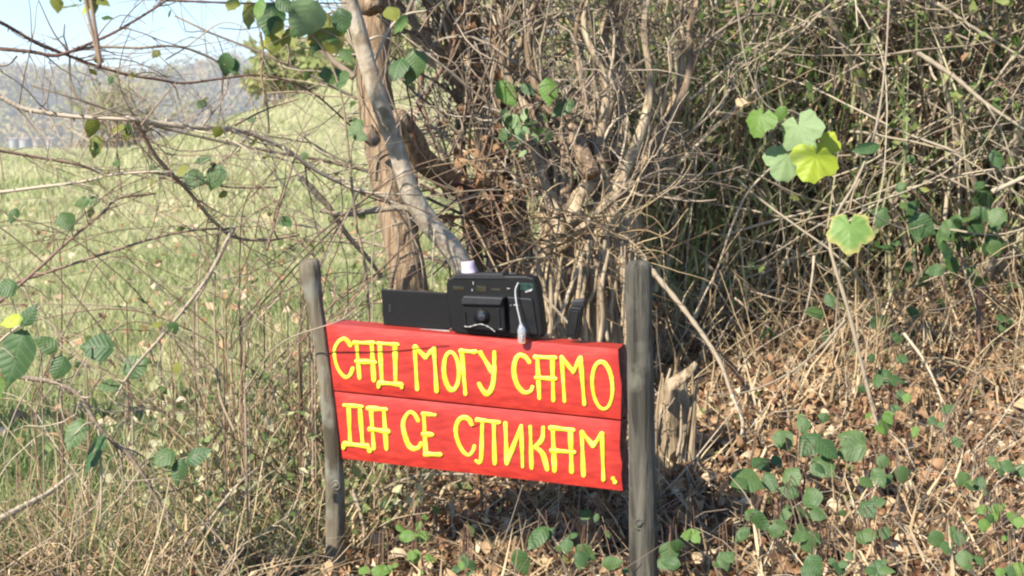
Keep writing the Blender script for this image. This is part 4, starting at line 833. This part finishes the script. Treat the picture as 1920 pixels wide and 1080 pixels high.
ground_plant('dull bramble leaves near the right edge halfway up the bank', c6([(1210,720,60),(1275,735,55),(1350,665,55),(1380,670,50),(1240,745,50),(1430,680,55),(1320,650,45)]))
ground_plant('fresh green weed below the two bramble leaves mid-bank', c6([(930,490,55),(960,450,40),(985,400,45),(1000,415,35),(920,520,60),(900,530,45),(1030,540,45)]), mks=('l_mid', 'l_bright'), cat='weed', name='weed', group='weeds on the bank')
ground_plant('shadowed leaves right at the foot of the dark stake', c6([(110,995,85),(95,1030,60),(140,970,50)]))
ground_plant('small bright leaf pair beside the broken stump', c6([(195,920,60),(210,940,40)]), mks=('l_bright', 'l_mid'), cat='weed', name='weed', group='weeds on the bank')
ground_plant('pale green leaves above the leafiest bramble, under the dangling twig', c6([(910,335,70),(965,345,55),(890,350,50),(870,265,40),(965,185,55),(985,265,45)]), mks=('l_mid',))
ground_plant('two dim leaves in the litter right of the hanging stick', c6([(1190,580,50),(1150,455,40),(1100,500,40)]))
# below the board
c3 = lambda A: [(560 + x / 2.25, 600 + y / 2.25, s / 2.25 * .75) for x, y, s in A]
ground_plant('bramble with large dusty leaves under the right half of the board', c3([(1005,920,115),(940,1025,115),(1050,900,70)]), mks=('l_dark', 'l_mid'), lk=('ovate',))
ground_plant('dark leaves between the board and the dark stake', c3([(1130,955,60),(1215,985,95),(1195,1010,70),(1325,1025,80),(1215,820,60)]))
ground_plant('sprig with three green leaflets under the left half of the board', c3([(370,780,70),(400,745,60),(405,770,45)]), mks=('l_mid',), lk=('ovate',))
ground_plant('young green plant under the board beside the dry stick', c3([(465,910,75),(520,915,55),(505,870,45),(490,1000,60),(550,1005,45),(430,880,45)]), mks=('l_mid', 'l_bright'), lk=('ovate', 'round'))
ground_plant('grass-green weed at the bottom near the left stake', c3([(355,1055,60),(330,1060,45),(380,1050,40)]), mks=('l_bright', 'l_mid'), cat='weed', name='weed', group='weeds on the bank')
ground_plant('narrow-leaved weed at the bottom centre under the board', c3([(700,1030,50),(735,1040,50),(670,1050,45),(720,1065,45),(690,1000,40)]), mks=('l_mid', 'l_bright'), lk=('ovate',), cat='weed', name='weed', group='weeds on the bank')
# upper centre leaves on the multi-stemmed tree's ivy
Y = 3.02; iv = leafy('climbing_vine', 'vine with four bright green leaves climbing across the bare shoots', 'vine', 1010, 3.05, [([ground_pt(1010, 3.05)] + pxpath([(1015, 560), (1030, 420), (1000, 300), (985, 230), (950, 150), (930, 110)], Y), .0022), (pxpath([(985, 230), (1020, 160), (1045, 170), (1062, 205)], Y), .0014)], [(950, 176, 56, Y), (990, 168, 36, Y), (1028, 172, 54, Y - .02), (1054, 202, 52, Y)], mks=('l_bright', 'l_mid'), tilt=.25)
fe = [(972 + R.normal() * 22, 250 + R.normal() * 18, R.uniform(18, 34), 3.0 + R.normal() * .02) for _ in range(34)]
leafy('silvery_sprig', 'silvery green feathery sprig in front of the many-stemmed tree', 'plant', 980, 3.06, [([ground_pt(985, 3.06)] + pxpath([(990, 520), (1000, 380), (985, 290), (970, 235)], 3.02), .002)], fe, mks=('l_pale', 'l_mid'), lk=('ovate',), tilt=.7)

# ---- loose sticks
def stick(label, pts, Ys, r, mat='palecane', name='dead_stick', cat='stick', group='dead sticks', sub=None, e=.5):
    t_ = thing(name, label, cat, at(*pts[0], Ys[0]) if True else None, group)
    Yp = np.interp(np.linspace(0, 1, len(pts)), np.linspace(0, 1, len(Ys)), Ys); P = stem(t_, [at(x, y, yy) for (x, y), yy in zip(pts, Yp)], r, mat, 10 * len(pts), 'stem', 7, e)
    for s in sub or []: stem(t_, pxpath(s, Ys[-1]), r * .45, mat, 14, 'side_twig', 5)
stick('long speckled stick slanting down to the right behind the dark stake', [(1170, 440), (1225, 510), (1290, 590), (1345, 670), (1372, 740)], [3.0, 2.75], .0060, 'palecane')
stick('thin bent twig dropping from the slanting stick to the bank', [(1372, 740), (1392, 790), (1385, 840), (1372, 890)], [2.75, 2.7], .0040)
stick('straight pale stick crossing upper right behind the leaves', [(1755, 5), (1830, 55), (1920, 110), (2010, 160)], [3.3, 3.3], .0040)
stick('thick grey stick leaning across the hollow at upper right', [(1715, 95), (1790, 145), (1850, 195), (1925, 245)], [3.25, 3.2], .0058, sub=[[(1850, 195), (1880, 250), (1905, 330)]])
stick('pale stick poking in from the right edge', [(1860, 360), (1925, 330), (2000, 290)], [3.2, 3.2], .0055)
stick('long thin twig arching from the thicket over the bank', [(1585, 600), (1540, 650), (1480, 700), (1400, 735), (1330, 740)], [2.85, 2.75], .0026)
stick('pale dry rod rising from the thicket to the left of the heart leaf', [(1250, 330), (1310, 270), (1380, 200), (1440, 150)], [3.3, 3.35], .0042)
stick('bleached rod in front of the upper thicket', [(1290, 190), (1360, 130), (1400, 90), (1430, 40)], [3.35, 3.4], .0030)
stick('bark-stripped pale stick standing behind the sign near the black box', [(1113, 500), (1125, 560), (1140, 640)], [2.95, 2.9], .0065, 'palecane')
stick('thin stick crossing behind the black box', [(1010, 545), (1060, 600), (1090, 640)], [2.9, 2.85], .0030)
stick('broken upright stick in front of the old stump', [(1095, 470), (1070, 540), (1030, 640)], [2.95, 2.9], .0040)
stick('pale upright twig left of the purple cap', [(815, 430), (812, 480), (808, 545)], [2.7, 2.7], .0020)
stick('white splinter standing in the grass under the board', [(846, 945), (850, 975), (852, 1010)], [2.5, 2.48], .0042, e=.9)
stick('twig lying crosswise below the left end of the board', [(650, 960), (690, 930), (745, 905), (800, 890), (890, 890)], [2.5, 2.6], .0042)
stick('forked twig below the board beside the left stake', [(655, 1050), (700, 1010), (750, 960), (800, 895), (815, 880)], [2.42, 2.55], .0036, sub=[[(790, 925), (840, 938), (890, 942)]])
stick('curved dry stem beside the left stake', [(660, 920), (672, 950), (682, 990), (680, 1030)], [2.45, 2.42], .0038)
stick('thick pale stick rising from the lower left corner', [(-10, 980), (40, 952), (90, 925), (135, 890)], [2.3, 2.45], .0060)
stick('straight stick in the litter left of the left stake', [(330, 1060), (385, 985), (440, 915), (485, 875)], [2.35, 2.5], .0030)
stick('reddish brown fallen stick on the right of the bank', [(1705, 945), (1725, 1000), (1738, 1070)], [2.55, 2.45], .0050, 'cane')
stick('tall thin dark stem at the foot of the right thicket', [(1838, 540), (1835, 600), (1838, 690)], [3.2, 3.15], .0060, 'cane')
stick('slender stem leaning over the right of the bank', [(1695, 625), (1735, 680), (1765, 750), (1770, 800)], [2.95, 2.8], .0030)

# ------------------------------------------------------------------ bramble canes on the left
def cane(label, pts, Y, Y2, wpx, mat='cane', leaves=(), side=(), group='bramble canes left of the sign', thorns=True, base=None):
    Ym = (Y + Y2) / 2; t_ = thing('bramble_cane', label, 'bramble', at(*pts[0], Y), group)
    Ys = np.linspace(Y, Y2, len(pts)); W = [at(x, y, yy) for (x, y), yy in zip(pts, Ys)]
    n = 12 * len(pts); P = spline(W, n); r = sc(wpx, Ym) / 2; P = P + np.cumsum(R.normal(size=P.shape) * r * .10, 0) * .25
    b = MB(); b.tubes(P[None], (r * np.linspace(1.1, .6, n) * (1 + .12 * np.sin(np.arange(n) * 2.3)))[None], 7, R.random()); b.build('stem', M[mat], t_)
    for s, w_ in side:
        b = MB(); Q = spline(pxpath(s, Ym), 10 * len(s)); b.tubes(Q[None], taper(1, len(Q), sc(w_, Ym) / 2, .5), 6); b.build('side_shoot', M[mat], t_)
    if thorns:
        k = max(4, n // 5); i = R.integers(1, n - 1, k); D = R.normal(size=(k, 3)); D /= np.linalg.norm(D, axis=1, keepdims=True)
        b = MB(); b.tubes(np.stack([P[i], P[i] + D * r * 3.2], 1), np.array([[.7, .1]]) * r, 3, R.random(k)); b.build('thorns', M[mat], t_, kind='stuff')
    if n > 60:
        k = int(len(pts) * 1.6); a_, r_ = twigs_on(P[None], k, .05, .22, r * .35, .14, .01, .75, .08, 8); c_, r2 = twigs_on(a_, k * 2, .03, .12, r * .22, .16, .01, .8, .2, 6)
        b = MB(); b.tubes(a_, r_, 4); b.tubes(c_, r2, 3); b.build('twigs', M[mat], t_, kind='stuff')
        for q in c_[:max(2, len(pts) // 3), -1]: leaf(t_, q, R.uniform(.012, .022), 180 + R.normal() * 50, ('ovate', 'round')[R.integers(2)], ('l_mid', 'l_dark', 'l_olive')[R.integers(3)], .5)
    for (x, y, s, rl, kd, mk) in leaves:
        c = at(x, y, Ym - .02); leaf(t_, c, sc(s, Ym), rl, kd, mk, .3)
        j = np.argmin(np.linalg.norm(P - c, axis=1)); b = MB(); Q = spline([P[j], (P[j] + c) / 2 + np.array([0, 0, .006]), c], 8); b.tubes(Q[None], sc(1.2, Ym), 4, R.random()); b.build('leaf_stalk', M[mat], t_)
    return t_
CN = cane
CN('dark cane swooping from the top left corner past the hills to the brown tree', [(-60, 15), (0, 42), (33, 60), (75, 84), (125, 103), (160, 117), (230, 138), (290, 148), (345, 156), (410, 148), (480, 141), (540, 152), (590, 177), (640, 220), (690, 270)], 2.3, 2.75, 6)
CN('reddish cane rising from the left edge to the top of the picture', [(-40, 88), (0, 92), (60, 98), (100, 105), (130, 97), (165, 83), (210, 62), (265, 30), (310, 0), (360, -40)], 2.35, 2.45, 7, side=[([(125, 93), (100, 60), (72, 0)], 3.5), ([(32, 105), (15, 122), (-10, 124)], 4)])
CN('thin cane curving over the sky and dropping to the meadow', [(130, 97), (185, 88), (260, 90), (310, 86), (355, 92), (400, 112), (416, 130), (415, 180), (408, 235)], 2.4, 2.5, 5, 'palecane', leaves=[(422, 122, 44, 200, 'round', 'l_mid'), (438, 125, 40, 175, 'ovate', 'l_dark')], side=[([(283, 68), (325, 102)], 3), ([(310, 112), (350, 88), (400, 50), (430, 42), (460, 55), (485, 95), (508, 140)], 3)])
CN('thick grey cane entering from the left edge across the wooded hill', [(-40, 170), (3, 183), (40, 202), (90, 212), (160, 220), (240, 224), (258, 228)], 2.3, 2.35, 10, 'twig', side=[([(90, 212), (88, 188)], 4), ([(90, 210), (105, 240), (118, 265), (150, 300), (200, 330)], 3.5)])
CN('dark stout cane slanting down from the hill line across the meadow', [(255, 225), (262, 240), (290, 290), (325, 330), (350, 355), (400, 415), (440, 445), (500, 450), (560, 440)], 2.35, 2.55, 9, 'cane', side=[([(262, 238), (300, 190), (332, 152)], 4)])
CN('pale twisted cane running right towards the foot of the brown tree', [(235, 222), (300, 232), (380, 240), (430, 243), (470, 252), (530, 278), (590, 320), (650, 350), (700, 367), (765, 395)], 2.5, 2.8, 11, 'palecane', side=[([(470, 250), (440, 280), (410, 320), (395, 350)], 5), ([(530, 275), (560, 330), (600, 380)], 5)])
CN('long thin cane along the lower meadow from the left edge', [(-40, 275), (0, 282), (70, 295), (150, 310), (200, 325), (270, 322), (350, 335), (430, 350), (520, 350)], 2.4, 2.6, 6, 'cane')
CN('straight pale cane low over the meadow at the left edge', [(-60, 360), (0, 360), (80, 350), (160, 340), (215, 327), (300, 322)], 2.4, 2.4, 7, 'palecane')
CN('upright dark twig hanging in front of the yellow-green bush', [(488, 60), (493, 100), (490, 140), (497, 175), (502, 205), (505, 250)], 2.5, 2.5, 5, 'cane', side=[([(500, 175), (560, 172), (610, 180), (660, 182), (690, 190)], 4), ([(440, 235), (500, 205), (560, 186)], 4.5)])
CN('cane crossing the meadow diagonally from lower left to the shade line', [(-40, 585), (0, 565), (70, 505), (130, 450), (190, 400), (220, 372), (290, 362)], 2.3, 2.5, 7, 'cane', leaves=[(125, 415, 44, 150, 'round', 'l_dark'), (152, 380, 36, 260, 'ovate', 'l_dark'), (25, 405, 30, 200, 'ovate', 'l_dark')])
CN('reddish cane just above the shaded strip of the meadow', [(-40, 560), (0, 540), (100, 508), (200, 475), (300, 445), (370, 432), (430, 430)], 2.35, 2.5, 6, 'cane')
CN('grey-brown cane leaning from the tangle down to the lower left leaves', [(440, 425), (428, 448), (390, 520), (350, 575), (300, 635), (250, 690), (218, 742)], 2.5, 2.35, 8, 'palecane', leaves=[(255, 685, 52, 60, 'round', 'l_dark'), (205, 722, 48, 260, 'ovate', 'l_dark')])
CN('arching dark cane with broad leaves at the lower left', [(35, 706), (75, 712), (110, 718), (150, 742), (185, 798), (215, 830), (245, 855), (275, 900), (300, 945), (330, 1000)], 2.15, 2.2, 10, 'twig', leaves=[(180, 650, 66, 275, 'round', 'l_mid'), (85, 645, 52, 300, 'ovate', 'l_dark'), (110, 690, 50, 200, 'round', 'l_mid'), (175, 850, 84, 185, 'ovate', 'l_mid'), (140, 815, 64, 195, 'ovate', 'l_dark'), (305, 858, 46, 230, 'round', 'l_dark'), (335, 885, 52, 190, 'ovate', 'l_mid'), (372, 853, 56, 70, 'ovate', 'l_mid')], side=[([(60, 716), (30, 770), (8, 840), (15, 900)], 3.5), ([(110, 722), (122, 790), (160, 830)], 3.5), ([(185, 800), (190, 900), (188, 980)], 6)])
CN('cane with the largest green leaf at the left edge', [(-80, 760), (-40, 690), (0, 640), (50, 600), (75, 575)], 2.0, 2.1, 6, 'palecane', leaves=[(28, 672, 120, 195, 'ovate', 'l_mid'), (20, 602, 50, 255, 'ovate', 'l_yellow'), (55, 590, 52, 30, 'ovate', 'l_mid'), (10, 540, 44, 250, 'round', 'l_dark'), (-15, 730, 70, 170, 'ovate', 'l_bright')])
CN('reddish upright stem in the grass between the lower left leaves and the sign', [(440, 810), (412, 740), (404, 640), (402, 560), (405, 480), (412, 420)], 2.45, 2.55, 5, 'cane')
CN('thin red shoot pointing up over the meadow left of the brown tree', [(500, 470), (520, 400), (540, 340), (555, 290), (573, 250)], 2.5, 2.5, 4.5, 'cane', thorns=False)
CN('thin cane with small drooping leaves before the far hill', [(160, 200), (180, 224), (200, 232), (215, 260), (222, 300), (228, 360)], 2.4, 2.4, 4, 'cane', leaves=[(172, 240, 42, 200, 'ovate', 'l_olive'), (178, 275, 48, 185, 'ovate', 'l_olive'), (222, 240, 30, 120, 'round', 'l_olive'), (240, 245, 26, 200, 'ovate', 'l_mid')])
CN('cane bearing two dark leaves above the tangle in mid meadow', [(300, 330), (345, 345), (390, 330), (420, 300), (450, 280), (480, 220)], 2.5, 2.5, 4, 'cane', leaves=[(380, 298, 36, 240, 'ovate', 'l_dark'), (402, 332, 50, 200, 'round', 'l_dark'), (365, 335, 44, 110, 'round', 'l_mid'), (535, 415, 40, 150, 'ovate', 'l_mid')])
CN('grey cane sloping from the tangle to the foot of the brown tree', [(560, 330), (610, 380), (650, 440), (690, 485), (715, 520)], 2.75, 2.85, 12, 'palecane', thorns=False)
# finer canes nobody would name one by one
def pick(c, s): return c + R.normal() * s
for k in range(84):
    x0, y0 = R.uniform(-40, 660), R.uniform(560, 960); yy = R.uniform(2.35, 2.95); L = R.uniform(200, 560); a = R.normal() * 1.0; dr = R.uniform(.25, .9)
    if k % 3 == 0: x0, y0 = R.uniform(380, 720), R.uniform(480, 760)
    if x0 > 500: yy = R.uniform(2.46, 2.95)
    g0 = ghit(max(-40, x0), 930 + R.uniform(-40, 60)); pts = [(x0 + R.normal() * 10, y0), (x0 + math.sin(a) * L * .35 + R.normal() * 14, y0 - L * .35), (x0 + math.sin(a) * L * .75 + R.normal() * 35, y0 - L * .55), (x0 + math.sin(a) * L * 1.35 + R.normal() * 50, y0 - L * dr)]
    mk = 'cane' if R.random() < .45 else ('straw' if R.random() < .5 else 'twig'); lab = 'thin bare %s cane %s' % ({'cane': 'reddish brown', 'straw': 'straw-coloured', 'twig': 'grey-brown'}[mk], 'near the left edge among the lower left leaves' if x0 < 180 else ('rising before the middle of the meadow' if x0 < 400 else ('in the tangle beside the left stake' if x0 < 600 else 'crossing behind the left stake towards the brown tree')))
    t_ = thing('thin_cane', lab, 'bramble', at(*pts[0], yy), lab.replace('cane', 'canes', 1))
    b = MB(); P = spline(pxpath(pts, yy, yy + R.normal() * .12), 26); P = np.vstack([spline([np.array([P[0, 0], P[0, 1], float(gz(P[0, 0], P[0, 1]))]), P[0]], 6)[:-1], P]); P[:, 0] += np.cumsum(R.normal(size=len(P)) * .0006)
    b.tubes(P[None], taper(1, len(P), sc(R.uniform(1.6, 3.2), yy) / 1.6, .5), 5); b.build('stem', M[mk], t_)
# dry tall stems and green herbs growing among the canes
y = R.uniform(2.45, 3.3, 520); x = (R.uniform(330, 760, 520) - 960) / 3045 * y; P0 = np.stack([x, y, gz(x, y)], 1)
p = wander(P0, np.stack([R.normal(size=520) * .4, R.normal(size=520) * .3, np.ones(520)], 1), R.uniform(.10, .48, 520), 9, .11); b = MB(); b.tubes(p, taper(520, 9, R.uniform(.0009, .0021, 520)), 3); b.build('dry_stems', M['straw'], kind='stuff')
n = 3400; q = p[R.integers(0, 520, n), R.integers(1, 8, n)] + R.normal(size=(n, 3)) * [.03, .03, .03]; q[:, 2] = np.maximum(q[:, 2], gz(q[:, 0], q[:, 1]) + .01); k = q[:, 2] < .05 + .28 * R.random(n); q = q[k]; n = len(q)
b = MB(); b.leaves(q, R.normal(size=(n, 3)) + [0, 0, .2], R.normal(size=(n, 3)) * .6 + [-.3, -.7, .6], R.uniform(.010, .028, n), R.uniform(.004, .010, n)); b.build('hedge_bottom_herbs', M['grass'], kind='stuff')
n = 1500; y = R.uniform(2.0, 2.55, n); x = (R.uniform(-300, 700, n) - 960) / 3045 * y; x, y = clear_feet(x, y); n = len(x); P0 = np.stack([x, y, gz(x, y) + .005], 1)
b = MB(); b.tubes(wander(P0, np.stack([R.normal(size=n) * .8, R.normal(size=n) * .5, np.abs(R.normal(size=n)) * .6 + .1], 1), R.uniform(.06, .24, n), 7, .2, .05), taper(n, 7, R.uniform(.0007, .0019, n)), 3); b.build('matted_dry_twigs', M['straw'], kind='stuff')

n = 5200; y = R.uniform(2.12, 2.95, n); x = (R.uniform(-300, 680, n) - 960) / 3045 * y; k = np.sin(x * 13 + 1) * np.sin(y * 17 + x * 5) > -.15; x, y = clear_feet(x[k], y[k]); n = len(x)
b = MB(); b.blades(np.stack([x, y, gz(x, y)], 1), np.stack([R.normal(size=n) * .4, R.normal(size=n) * .3, np.ones(n)], 1), R.uniform(.04, .13, n), R.uniform(.001, .0024, n), np.abs(R.normal(size=n)) * .5, np.clip(R.normal(size=n) * .2 + .32, 0, 1)); o = b.build('fresh_grass', M['grass'], kind='stuff'); o['label'] = 'fresh green grass among the dry twigs at the lower left'
# ------------------------------------------------------------------ leafy creeper at the top, and the tree overhead
cr = thing('leafy_creeper', 'creeper with big pale and dark backlit leaves hanging at the top beside the leaning trunk', 'creeper', ground_pt(640, 2.6))
Y = 2.6
stem(cr, [ground_pt(700, 2.72)] + pxpath([(690, 560), (668, 420), (655, 300), (640, 180), (610, 100), (560, 40), (500, -5), (440, -40)], Y), .0026, 'cane', 60)
stem(cr, pxpath([(300, 0), (370, 3), (450, 6), (540, 6), (650, 6)], Y), .0024, 'cane', 30)
stem(cr, pxpath([(560, 40), (600, 55), (640, 75), (660, 110)], Y), .0018, 'cane', 16)
for (x, y, L, rl, kd, mk) in ((572, 38, 84, 205, 'round', 'l_pale'), (610, 62, 74, 240, 'heart', 'l_olive'), (505, 35, 66, 190, 'round', 'l_mid'), (485, 18, 46, 180, 'ovate', 'l_bright'), (465, 28, 52, 175, 'ovate', 'l_olive'), (520, 52, 48, 160, 'ovate', 'l_olive'), (515, 78, 48, 200, 'round', 'l_olive'), (545, 72, 46, 150, 'ovate', 'l_olive'), (622, 66, 40, 150, 'round', 'l_bright'), (595, 80, 44, 190, 'ovate', 'l_mid'), (640, 40, 52, 170, 'round', 'l_mid'), (435, 8, 34, 200, 'round', 'l_olive'), (535, 10, 44, 130, 'ovate', 'l_mid'), (500, 82, 36, 240, 'ovate', 'l_yellow'), (620, 138, 46, 190, 'lobed', 'l_dark'), (640, 150, 44, 170, 'ovate', 'l_dark'), (650, 105, 36, 150, 'ovate', 'l_dark'), (665, 240, 44, 210, 'ovate', 'l_dark'), (675, 255, 34, 120, 'ovate', 'l_dark'), (745, 130, 50, 190, 'round', 'l_mid'), (780, 120, 52, 175, 'round', 'l_dark'), (770, 140, 44, 200, 'ovate', 'l_dark'), (735, 25, 50, 160, 'ovate', 'l_olive'), (750, 45, 40, 210, 'ovate', 'l_bright')):
    leaf(cr, at(x, y, Y + R.normal() * .02), sc(L, Y), rl, kd, mk, .35)

ot = thing('overhanging_tree', 'tree beside the camera whose low leafy branch tips hang into the top left corner', 'tree', (-3.3, 1.2, float(gz(-3.3, 1.2)) - .05))
b0 = np.array([-3.3, 1.2, float(gz(-3.3, 1.2)) - .05])
tp = [b0, b0 + [.05, .1, .9], b0 + [.2, .2, 1.9], b0 + [.35, .35, 2.9], b0 + [.5, .5, 3.8]]
trunk(tp, (.10, .08, .07, .055, .03), 40, 14, .08).build('trunk', M['grey_bark'], ot)
br = []
for tgt, st, w_ in (((-.6, 1.5, 2.2), 2.2, .020), ((-1.1, 2.2, 2.3), 2.1, .024), ((-1.2, 1.7, 2.7), 2.9, .024)):
    a = b0 + [.15, .15, st]; c = np.array(tgt); P = [a, a * .6 + c * .4 + [0, 0, .18], c]; trunk(P, (w_, w_ * .7, w_ * .3), 24, 8, .08).build('branch', M['grey_bark'], ot); br.append(spline(P, 24))
br = np.stack(br); a_, r_ = twigs_on(br, 32, .2, .5, .004, .12, -.02, .6, .35, 9); c_, r2 = twigs_on(a_, 70, .08, .25, .0025, .15, .02, .7)
b = MB(); b.tubes(a_, r_, 4); b.tubes(c_, r2, 3); b.build('twigs', M['twig'], ot, kind='stuff')
n = 190; q = c_[R.integers(0, len(c_), n), R.integers(2, 7, n)] + R.normal(size=(n, 3)) * .02
b = MB(); b.curled(q, R.normal(size=(n, 3)) + [0, 0, -.5], R.normal(size=(n, 3)) * .7 + [0, 0, 1], R.uniform(.04, .085, n), R.uniform(.012, .026, n), None, .2, .3); b.build('foliage', M['greens'], ot, kind='stuff')
Yt = 1.4; stem(ot, [br[0][-1]] + pxpath([(150, -120), (150, -40), (150, 0)], Yt), .0022, 'cane', 20, 'hanging_twig'); stem(ot, pxpath([(150, -40), (118, -12), (106, 0)], Yt), .0015, 'cane', 10, 'hanging_twig'); stem(ot, pxpath([(150, -40), (180, -20), (190, 0)], Yt), .0015, 'cane', 10, 'hanging_twig')
for (x, y, L, rl, mk) in ((107, 8, 40, 185, 'l_olive'), (133, 10, 36, 160, 'l_olive'), (164, 12, 42, 190, 'l_yellow'), (176, 8, 36, 175, 'l_olive'), (192, 2, 34, 130, 'l_olive'), (150, -20, 50, 180, 'l_mid')): leaf(ot, at(x, y, Yt), sc(L, Yt), rl, 'ovate', mk, .4)

# ------------------------------------------------------------------ haze over the valley
import bmesh
bm = bmesh.new(); bmesh.ops.create_cube(bm, size=1.0)
for v in bm.verts: v.co = Vector((v.co.x * 2600, 1300 + v.co.y * 2900, 26 + v.co.z * 86))
me = bpy.data.meshes.new('haze'); bm.to_mesh(me); bm.free()
m = bpy.data.materials.new('haze_air'); m.use_nodes = True; t = m.node_tree; t.nodes.clear(); o = t.nodes.new('ShaderNodeOutputMaterial'); pv = t.nodes.new('ShaderNodeVolumePrincipled')
pv.inputs['Color'].default_value = (.97, .97, 1.0, 1); pv.inputs['Density'].default_value = .0006; pv.inputs['Anisotropy'].default_value = 0.0
t.links.new(pv.outputs[0], o.inputs['Volume']); me.materials.append(m); hz_o = link('haze', me, kind='stuff')
